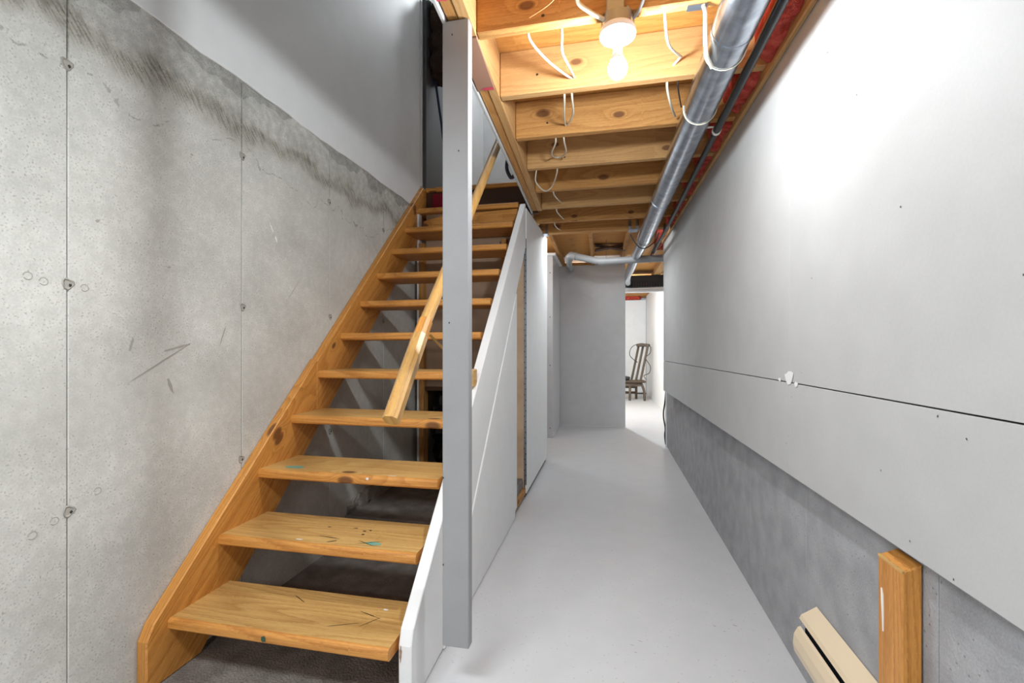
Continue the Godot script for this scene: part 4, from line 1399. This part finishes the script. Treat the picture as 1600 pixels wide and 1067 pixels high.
func build_upper() -> void:
	var st: SurfaceTool
	var s := structure("wall_upper_left")
	# drywall above the concrete, lower edge a little ragged
	st = new_st()
	var poly := PackedVector2Array()
	for k in 40:
		var z := -3.507 + 3.2 * k / 39.0
		poly.append(Vector2(z, 2.233 + rng.randf_range(-0.006, 0.006)))
	poly.append(Vector2(-0.3, 4.9))
	poly.append(Vector2(-3.507, 4.9))
	prism(st, poly, Vector3(-1.506, 0, 0), Vector3(0, 0, 1), Vector3(0, 1, 0), Vector3(0.012, 0, 0), 0.002)
	part(s, "drywall_sheet", st, M["white_paint"])
	st = new_st()
	cbox(st, Vector3(-1.75, 2.2, -5.6), Vector3(-1.508, 4.95, -0.3), 0.0)
	part(s, "wall_core", st, M["white_paint"])
	st = new_st()
	cbox(st, Vector3(-1.50, 2.43, -3.535), Vector3(-1.488, 4.9, -3.512), 0.002)
	part(s, "corner_strip", st, M["white_paint"])
	s = structure("wall_upper_right")
	st = new_st()
	var d := Vector3(-0.604 + 0.535, 0, -3.53 + 1.2)
	prism(st, PackedVector2Array([Vector2(0, 2.165), Vector2(0, 4.95), Vector2(3.2, 4.95), Vector2(3.2, 2.165)]), Vector3(-0.481, 0, -0.36), d.normalized(), Vector3.UP, Vector3(-0.012, 0, 0), 0.002)
	part(s, "drywall_sheet", st, M["drywall_paint"])
	st = new_st()
	cbox(st, Vector3(-0.49, 2.44, -5.6), Vector3(-0.40, 4.95, -0.3), 0.0)
	part(s, "wall_core", st, M["drywall_paint"])
	s = structure("wall_upper_front")
	st = new_st()
	cbox(st, Vector3(-1.75, 2.42, -0.36), Vector3(-0.4, 4.95, -0.25), 0.0)
	part(s, "drywall_sheet", st, M["drywall_paint"])
	s = structure("wall_upper_back")
	st = new_st()
	cbox(st, Vector3(-1.75, 2.42, -5.6), Vector3(-0.4, 4.95, -5.5), 0.0)
	part(s, "drywall_sheet", st, M["drywall_paint"])
	s = structure("ceiling_upper")
	st = new_st()
	cbox(st, Vector3(-1.75, 4.85, -5.6), Vector3(-0.4, 5.0, -0.25), 0.0)
	part(s, "drywall_sheet", st, M["drywall_paint"])
	s = structure("floor_upper")
	st = new_st()
	cbox(st, Vector3(-1.75, 2.36, -5.6), Vector3(-0.54, 2.418, -3.62), 0.001)
	part(s, "landing_board", st, M["plywood"])
	# open dark closet door on the left of the landing
	s = structure("door_1")
	st = new_st()
	cbox(st, Vector3(-1.507, 2.42, -4.7), Vector3(-1.478, 4.5, -3.60), 0.003)
	part(s, "door_leaf", st, M["dark_gloss"])
	var t := thing("broom_handle", "blue broom handle leaning in the dark corner at the top of the stairs", "broom", Vector3(-1.42, 2.42, -3.8))
	st = new_st()
	tube(st, [Vector3(-1.50, 3.72, -3.75), Vector3(-1.40, 3.05, -3.75), Vector3(-1.33, 2.42, -3.76)], 0.011, 10)
	part(t, "stick", st, M["stick_blue"])
	st = new_st()
	tube(st, [Vector3(-1.502, 3.74, -3.75), Vector3(-1.488, 3.65, -3.75)], 0.014, 10)
	part(t, "grip", st, M["fir_worn"])
	t = thing("hanging_coat", "dark brown shaggy coat hanging at the top of the stairs", "coat", Vector3(-1.3, 3.3, -3.7))
	st = new_st()
	lump(st, Vector3(-1.47, 3.42, -3.86), Vector3(-1.235, 4.08, -3.64), 0.06, 7.0, 91, Vector3i(10, 20, 10))
	part(t, "coat_body", st, M["coat_brown"])
	t = thing("coat_hook", "small dark ornate wall hook beside the top of the handrail", "hook", Vector3(-0.66, 2.3, -3.0))
	st = new_st()
	tube(st, smooth_path([Vector3(-0.595, 2.40, -2.98), Vector3(-0.65, 2.38, -3.0), Vector3(-0.66, 2.31, -3.0), Vector3(-0.632, 2.25, -3.0), Vector3(-0.61, 2.265, -3.0)]), 0.012, 10)
	part(t, "hook_arm", st, M["dark_steel"])

func build_small() -> void:
	pass
